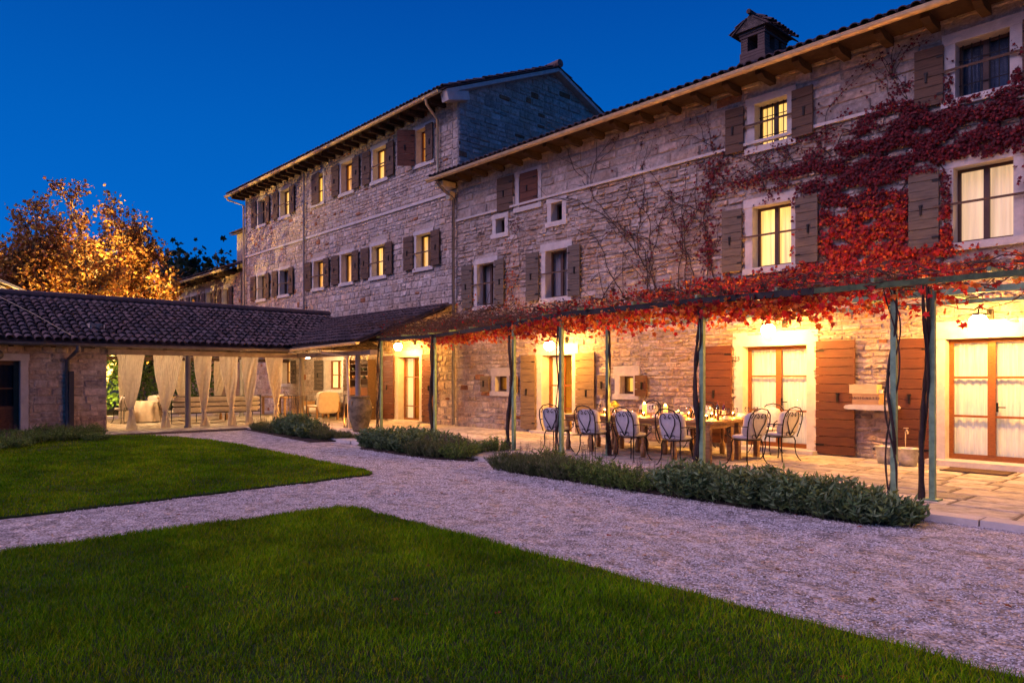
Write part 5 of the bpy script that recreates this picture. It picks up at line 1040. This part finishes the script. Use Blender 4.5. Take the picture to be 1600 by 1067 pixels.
P = np.repeat(tp, 2, 0)+R.normal(0, .03, (len(tp)*2, 2)); scatter(mb, np.stack([P[:, 0], np.full(len(P), -.075), P[:, 1]], 1), .045, DR+BRN[:1], (0, -1.5, .2), .6, droop=1, R=R)
mb.build('leaves', m_leaf, WC)
# ------------------------------------------------------------------ herb beds
SAGE = [(.14, .22, .09), (.19, .27, .12), (.09, .16, .05), (.15, .20, .05)]
LAVN = [(.16, .19, .07), (.12, .16, .04), (.21, .21, .10), (.09, .14, .03)]
GRN = [(.12, .22, .03), (.16, .25, .04), (.08, .15, .02), (.19, .24, .06)]
def bush(x, y, rx, ry, h, kind, label, grp, seed):
    q0 = random.Random(seed*31+2); h *= q0.uniform(.8, 1.18); rx *= q0.uniform(.85, 1.1)
    R = np.random.default_rng(seed); t = thing({'sage': 'sage_bush', 'lavender': 'lavender_bush', 'green': 'green_herb'}[kind], label, {'sage': 'bush', 'lavender': 'lavender', 'green': 'herb'}[kind], (x, y, 0), group=grp)
    sm = MB(); lf = MB(); ns = int(150*rx*ry/.16)
    a = R.uniform(0, 2*PI, ns); q = np.sqrt(R.random(ns)); bx = x+q*np.cos(a)*rx*.75; by = y+q*np.sin(a)*ry*.75
    for i in range(ns):
        hh = h*R.uniform(.7, 1.12)*(1-.35*q[i]**2); lean = q[i]*.45; tx = bx[i]+math.cos(a[i])*rx*lean+R.normal(0, .03); ty = by[i]+math.sin(a[i])*ry*lean+R.normal(0, .03)
        P = np.array([(bx[i], by[i], .0), ((bx[i]*.6+tx*.4), (by[i]*.6+ty*.4), hh*.5), (tx, ty, hh)])
        sm.tube(P, [.004, .003, .002], 3)
        n = {'sage': 17, 'lavender': 26, 'green': 18}[kind]; s_ = R.uniform(.15, 1.02, n) if kind != 'lavender' else R.uniform(.1, .85, n)
        pt = np.stack([np.interp(s_, [0, .5, 1], P[:, k]) for k in range(3)], 1)
        d = P[2]-P[1]; d /= np.linalg.norm(d)
        if kind == 'sage': tm, sz = LV2, .085
        elif kind == 'lavender': tm, sz = LV2*np.array([.35, 1, 1]), .075
        else: tm, sz = LV2*np.array([.8, 1, 1]), .055
        k_ = len(pt); side = R.normal(0, 1, (k_, 3)); side[:, 2] = np.abs(side[:, 2])*.6+(.9 if kind == 'lavender' else .25); side /= np.linalg.norm(side, axis=1)[:, None]
        aa = np.cross(side, R.normal(0, 1, (k_, 3))); aa /= np.linalg.norm(aa, axis=1)[:, None]; nn = np.cross(aa, side)
        szs = sz*R.uniform(.6, 1.25, k_)
        V = pt[:, None]+szs[:, None, None]*(tm[None, :, 0, None]*aa[:, None]+tm[None, :, 1, None]*side[:, None]+tm[None, :, 2, None]*nn[:, None])
        pal = np.array({'sage': SAGE, 'lavender': LAVN, 'green': GRN}[kind]); c = pal[R.integers(0, 4, k_)]*R.uniform(.7, 1.3, (k_, 1))
        lf.add(V.reshape(-1, 3), (LV2F[None]+(np.arange(k_)*4)[:, None, None]).reshape(-1, 4), np.repeat(c, 4, 0))
    if kind != 'sage' and seed % 2 == 0:
        fb = lf
        for i in range(16):
            xx, yy = x+R.uniform(-rx, rx)*.7, y+R.uniform(-ry, ry)*.7; hh = h*R.uniform(1.2, 1.55); fb.tube([(xx, yy, h*.6), (xx+R.normal(0, .02), yy, hh)], .0025, 3, col=(.09, .10, .05)); scatter(fb, np.stack([np.full(14, xx)+R.normal(0, .008, 14), np.full(14, yy)+R.normal(0, .008, 14), np.linspace(hh-.10, hh, 14)], 1), .02, [(.20, .08, .12), (.14, .06, .08)], tmpl=LV2, tf=LV2F, R=R)
    lf.build('foliage', m_leafg, t); sm.build('stem', m_hstem, t)
m_hstem = M('herb_stem', (.08, .09, .04), .9)
def bedsoil(poly, nm='flower_bed'):
    o = polysheet(nm, poly, .03, m_soil, .03)
bedsoil([(-9.75, -5.42), (-9.75, -5.85), (-9, -6.12), (-6, -6.2), (-3.2, -6.15), (-2.95, -6.0), (-2.85, -5.42), (-9, -5.42)])
bedsoil([(-14.5, -4.4), (-14.3, -5.95), (-11.6, -5.95), (-10.7, -5.6), (-11.5, -3.9)]); bedsoil([(-21.9, -5.45), (-16.6, -6.0), (-16.2, -4.7), (-18, -4.3), (-21.6, -4.9)])
bedsoil([(-23, -9.3), (-21.6, -9.2), (-20.9, -9.6), (-17.0, -12.4), (-16, -14.5), (-23, -14.5)])
G1_ = 'plants in the long bed before the dining table'; G2_ = 'plants in the middle bed'; G3_ = 'plants in the far bed by the urn'; G4_ = 'plants along the low building'
sd = 0
def row(lst, grp, labels):
    global sd
    for x, y, rx, ry, h, k in lst: sd += 1; bush(x, y, rx, ry, h, k, labels[k], grp, sd)
row([(-9.35, -5.85, .4, .38, .32, 'lavender'), (-8.85, -5.95, .42, .38, .34, 'lavender'), (-8.35, -5.95, .4, .4, .36, 'lavender'), (-8.55, -5.6, .35, .3, .42, 'green'), (-7.85, -6.0, .4, .4, .38, 'lavender'), (-7.35, -6.0, .35, .38, .36, 'green'), (-6.85, -6.05, .38, .38, .32, 'green'), (-6.35, -6.05, .36, .38, .32, 'green'), (-5.95, -5.75, .3, .3, .40, 'green')], G1_, {'lavender': 'dry grey-green lavender tuft at the left of the long bed before the table', 'green': 'bright green leafy herb in the middle of the long bed before the table'})
row([(-5.6, -6.0, .45, .42, .44, 'sage'), (-5.1, -5.95, .45, .42, .50, 'sage'), (-4.6, -5.95, .45, .42, .52, 'sage'), (-4.1, -5.95, .45, .42, .50, 'sage'), (-3.65, -5.95, .42, .42, .46, 'sage'), (-3.25, -5.95, .36, .4, .38, 'sage'), (-2.98, -5.85, .25, .3, .28, 'sage')], G1_, {'sage': 'large dark sage bush with pointed leaves at the right end of the long bed'})
row([(-14.2, -5.6, .42, .42, .44, 'sage'), (-13.9, -4.9, .42, .42, .42, 'sage'), (-13.5, -5.6, .45, .42, .48, 'sage'), (-13.1, -4.9, .42, .42, .46, 'sage'), (-12.8, -5.6, .42, .42, .44, 'sage'), (-12.3, -5.0, .4, .42, .42, 'sage'), (-12.2, -5.7, .42, .38, .38, 'lavender'), (-11.7, -5.65, .4, .36, .36, 'lavender'), (-11.6, -5.0, .38, .4, .36, 'green'), (-11.2, -5.5, .36, .36, .36, 'green'), (-11.5, -4.3, .3, .35, .36, 'green')], G2_, {'sage': 'dark leafy sage bush at the left of the bed beside the urn post', 'lavender': 'low fine-leaved lavender in the bed between the urn and the table', 'green': 'green herb at the right end of the middle bed'})
row([(-21.3, -5.25, .45, .3, .32, 'lavender'), (-20.6, -5.25, .45, .34, .36, 'lavender'), (-19.9, -5.35, .42, .36, .34, 'lavender'), (-19.1, -5.35, .48, .4, .50, 'sage'), (-18.4, -5.4, .48, .42, .52, 'sage'), (-17.7, -5.4, .45, .4, .50, 'sage'), (-17.0, -5.4, .42, .36, .38, 'lavender'), (-16.6, -5.1, .3, .3, .28, 'lavender')], G3_, {'lavender': 'rounded grey-green lavender in the farthest bed before the loggia', 'sage': 'dark sage bush in the farthest bed in front of the urn'})
row([(-21.4, -9.9, .4, .4, .45, 'green'), (-21.9, -10.6, .5, .5, .38, 'green'), (-21.0, -10.6, .45, .45, .34, 'green'), (-20.5, -9.9, .3, .3, .25, 'green'), (-21.8, -11.5, .55, .5, .36, 'green'), (-20.6, -11.4, .5, .5, .30, 'green'), (-19.6, -11.9, .5, .5, .28, 'green'), (-21.4, -12.4, .6, .5, .30, 'green'), (-18.6, -12.6, .5, .5, .26, 'green')], G4_, {'green': 'dark leafy plant in the shaded border along the low building'})
# ------------------------------------------------------------------ trees
def tree(name, label, cat, x, y, H, rad, leafcols, nleaf, lsize, seed, trunks=3, trunk_h=2.2, r0=.28, mat=m_leaf, spread=1.0, bound=None):
    R = np.random.default_rng(seed); t = thing(name, label, cat, (x, y, 0)); tm = MB(); tips = []
    def limb(p, d, L, r, dep):
        n = 7; P = [p]; 
        for i in range(n):
            d = d+R.normal(0, .16, 3)+np.array([0, 0, .03]); d /= np.linalg.norm(d); P.append(P[-1]+d*L/n)
            if bound is not None:
                q_ = (P[-1]-np.array(bound[:3]))/np.array(bound[3:]); e_ = np.linalg.norm(q_)
                if e_ > 1 and P[-1][2] > 3: P[-1] = np.array(bound[:3])+q_/e_*np.array(bound[3:])*R.uniform(.97, 1.05)
        tm.tube(P, np.linspace(r, r*.55, n+1), 7 if dep < 2 else 4)
        if dep >= 4 or r < .014: tips.extend(P[3:]); return
        if dep >= 2: tips.extend(P[4:])
        k = R.integers(3, 5)
        for _ in range(k):
            i = R.integers(3, n+1); nd = d+R.normal(0, .62, 3)*spread; nd[2] = nd[2]*.8+.12; nd /= np.linalg.norm(nd)
            limb(P[i], nd, L*R.uniform(.55, .78), r*R.uniform(.42, .6), dep+1)
        limb(P[-1], d+R.normal(0, .25, 3), L*.72, r*.6, dep+1)
    for k in range(trunks):
        a = 2*PI*k/trunks+R.uniform(0, 1); limb(np.array([x+.25*math.cos(a), y+.25*math.sin(a), 0.]), np.array([math.cos(a)*.35*spread, math.sin(a)*.35*spread, 1.0]), H*.36, r0, 0)
    tm.build('trunk', m_bark, t, smooth=True)
    tips = np.array(tips); s = (tips[:, 2] > trunk_h); tips = tips[s]
    idx = R.integers(0, len(tips), nleaf); P = tips[idx]+R.normal(0, rad, (nleaf, 3)); lf = MB(); scatter(lf, P, lsize, leafcols, (0, 0, .3), 1.0, R=R); lf.build('crown', mat, t); return t
OAK = [(.34, .13, .03), (.42, .20, .04), (.26, .09, .03), (.34, .17, .04), (.48, .28, .05)]
tree('oak_tree', 'broad autumn oak with rust-orange leaves lit from below behind the low tiled roof', 'tree', -39.0, -6.5, 12.5, .19, OAK, 38000, .16, 4, trunks=4, r0=.24, spread=1.25, bound=(-39.0, -6.5, 6.0, 4.0, 4.0, 4.6))
tree('oak_tree', 'second rust-leaved oak whose crown enters at the left edge', 'tree', -43.5, -12.6, 11.5, .28, OAK, 26000, .18, 8, trunks=3, r0=.2, spread=1.2, bound=(-43.5, -12.6, 6.2, 4.2, 4.2, 4.3))
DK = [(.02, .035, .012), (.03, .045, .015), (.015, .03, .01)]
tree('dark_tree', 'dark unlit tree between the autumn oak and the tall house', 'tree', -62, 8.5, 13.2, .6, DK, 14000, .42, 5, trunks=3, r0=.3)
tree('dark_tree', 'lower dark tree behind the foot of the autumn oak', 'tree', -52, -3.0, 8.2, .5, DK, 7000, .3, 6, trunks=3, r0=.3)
# hedge behind the loggia, seen between the curtains
t = thing('hedge', 'sunken green hedge glowing through the gap between curtain and stone wall', 'hedge', (-34, -8, 0)); R = np.random.default_rng(12); mb = MB()
P = np.stack([R.uniform(-34.6, -33.6, 5000), R.uniform(-11, -2, 5000), R.uniform(.3, 2.6, 5000)], 1); scatter(mb, P, .13, [(.10, .20, .03), (.14, .24, .04), (.07, .14, .02)], (1, 0, .2), 1, R=R); mb.build('foliage', m_leafg, t)
mb = MB(); [mb.tube([(-34.1, -10.5+i*.9, 0), (-34.1+R.normal(0, .1), -10.5+i*.9, 1.2), (-34.1, -10.4+i*.9, 2.4)], [.04, .03, .01], 5) for i in range(10)]; mb.build('stem', m_bark, t)
t['label'] = 'leafy green hedge glowing beyond the gap between the stone wall and the first curtain'
# garden floodlights at the foot of the oak and the hedge (real fixtures)
def flood(x, y, z, target, energy, label, spot=1.3, col=(1, .62, .20)):
    t = thing('garden_floodlight', label, 'floodlight', (x, y, z)); d = (Vector(target)-Vector((x, y, z))).normalized()
    mb = MB(); mb.bar(Vector((x, y, z))-d*.16, Vector((x, y, z))-d*.02, .22, .18); mb.build('housing', m_iron, t); mb = MB(); mb.tube([(x, y, 0), (x, y, z)], .015, 5); mb.build('stake', m_iron, t)
    li = bpy.data.lights.new('floodlight_lamp', 'SPOT'); li.energy = energy; li.color = col; li.spot_size = spot*1.3; li.spot_blend = .6; li.shadow_soft_size = .08
    lo_ = bpy.data.objects.new('floodlight_lamp', li); COL.objects.link(lo_); lo_.location = Vector((x, y, z)); lo_.rotation_euler = d.to_track_quat('-Z', 'Y').to_euler()
flood(-35.4, -5.2, .3, (-39.6, -6.6, 6.0), 14000, 'floodlight at the right foot of the autumn oak', 1.15)
flood(-35.2, -9.2, .3, (-39.2, -7.2, 6.0), 17000, 'floodlight at the left foot of the autumn oak', 1.15)
flood(-41.5, -8.6, .3, (-39.0, -6.4, 6.5), 9000, 'floodlight behind the trunk of the autumn oak', 1.15)
flood(-33.6, -11.2, .3, (-36.2, -10.6, 4.8), 1800, 'floodlight in front of the small gable', 1.2)
flood(-40.5, -12.0, .3, (-43.5, -12.4, 6.0), 12000, 'floodlight under the far left oak', 1.15)
flood(-32.2, -6.5, .3, (-34, -8.0, 1.6), 500, 'floodlight before the hedge behind the loggia', 1.9)
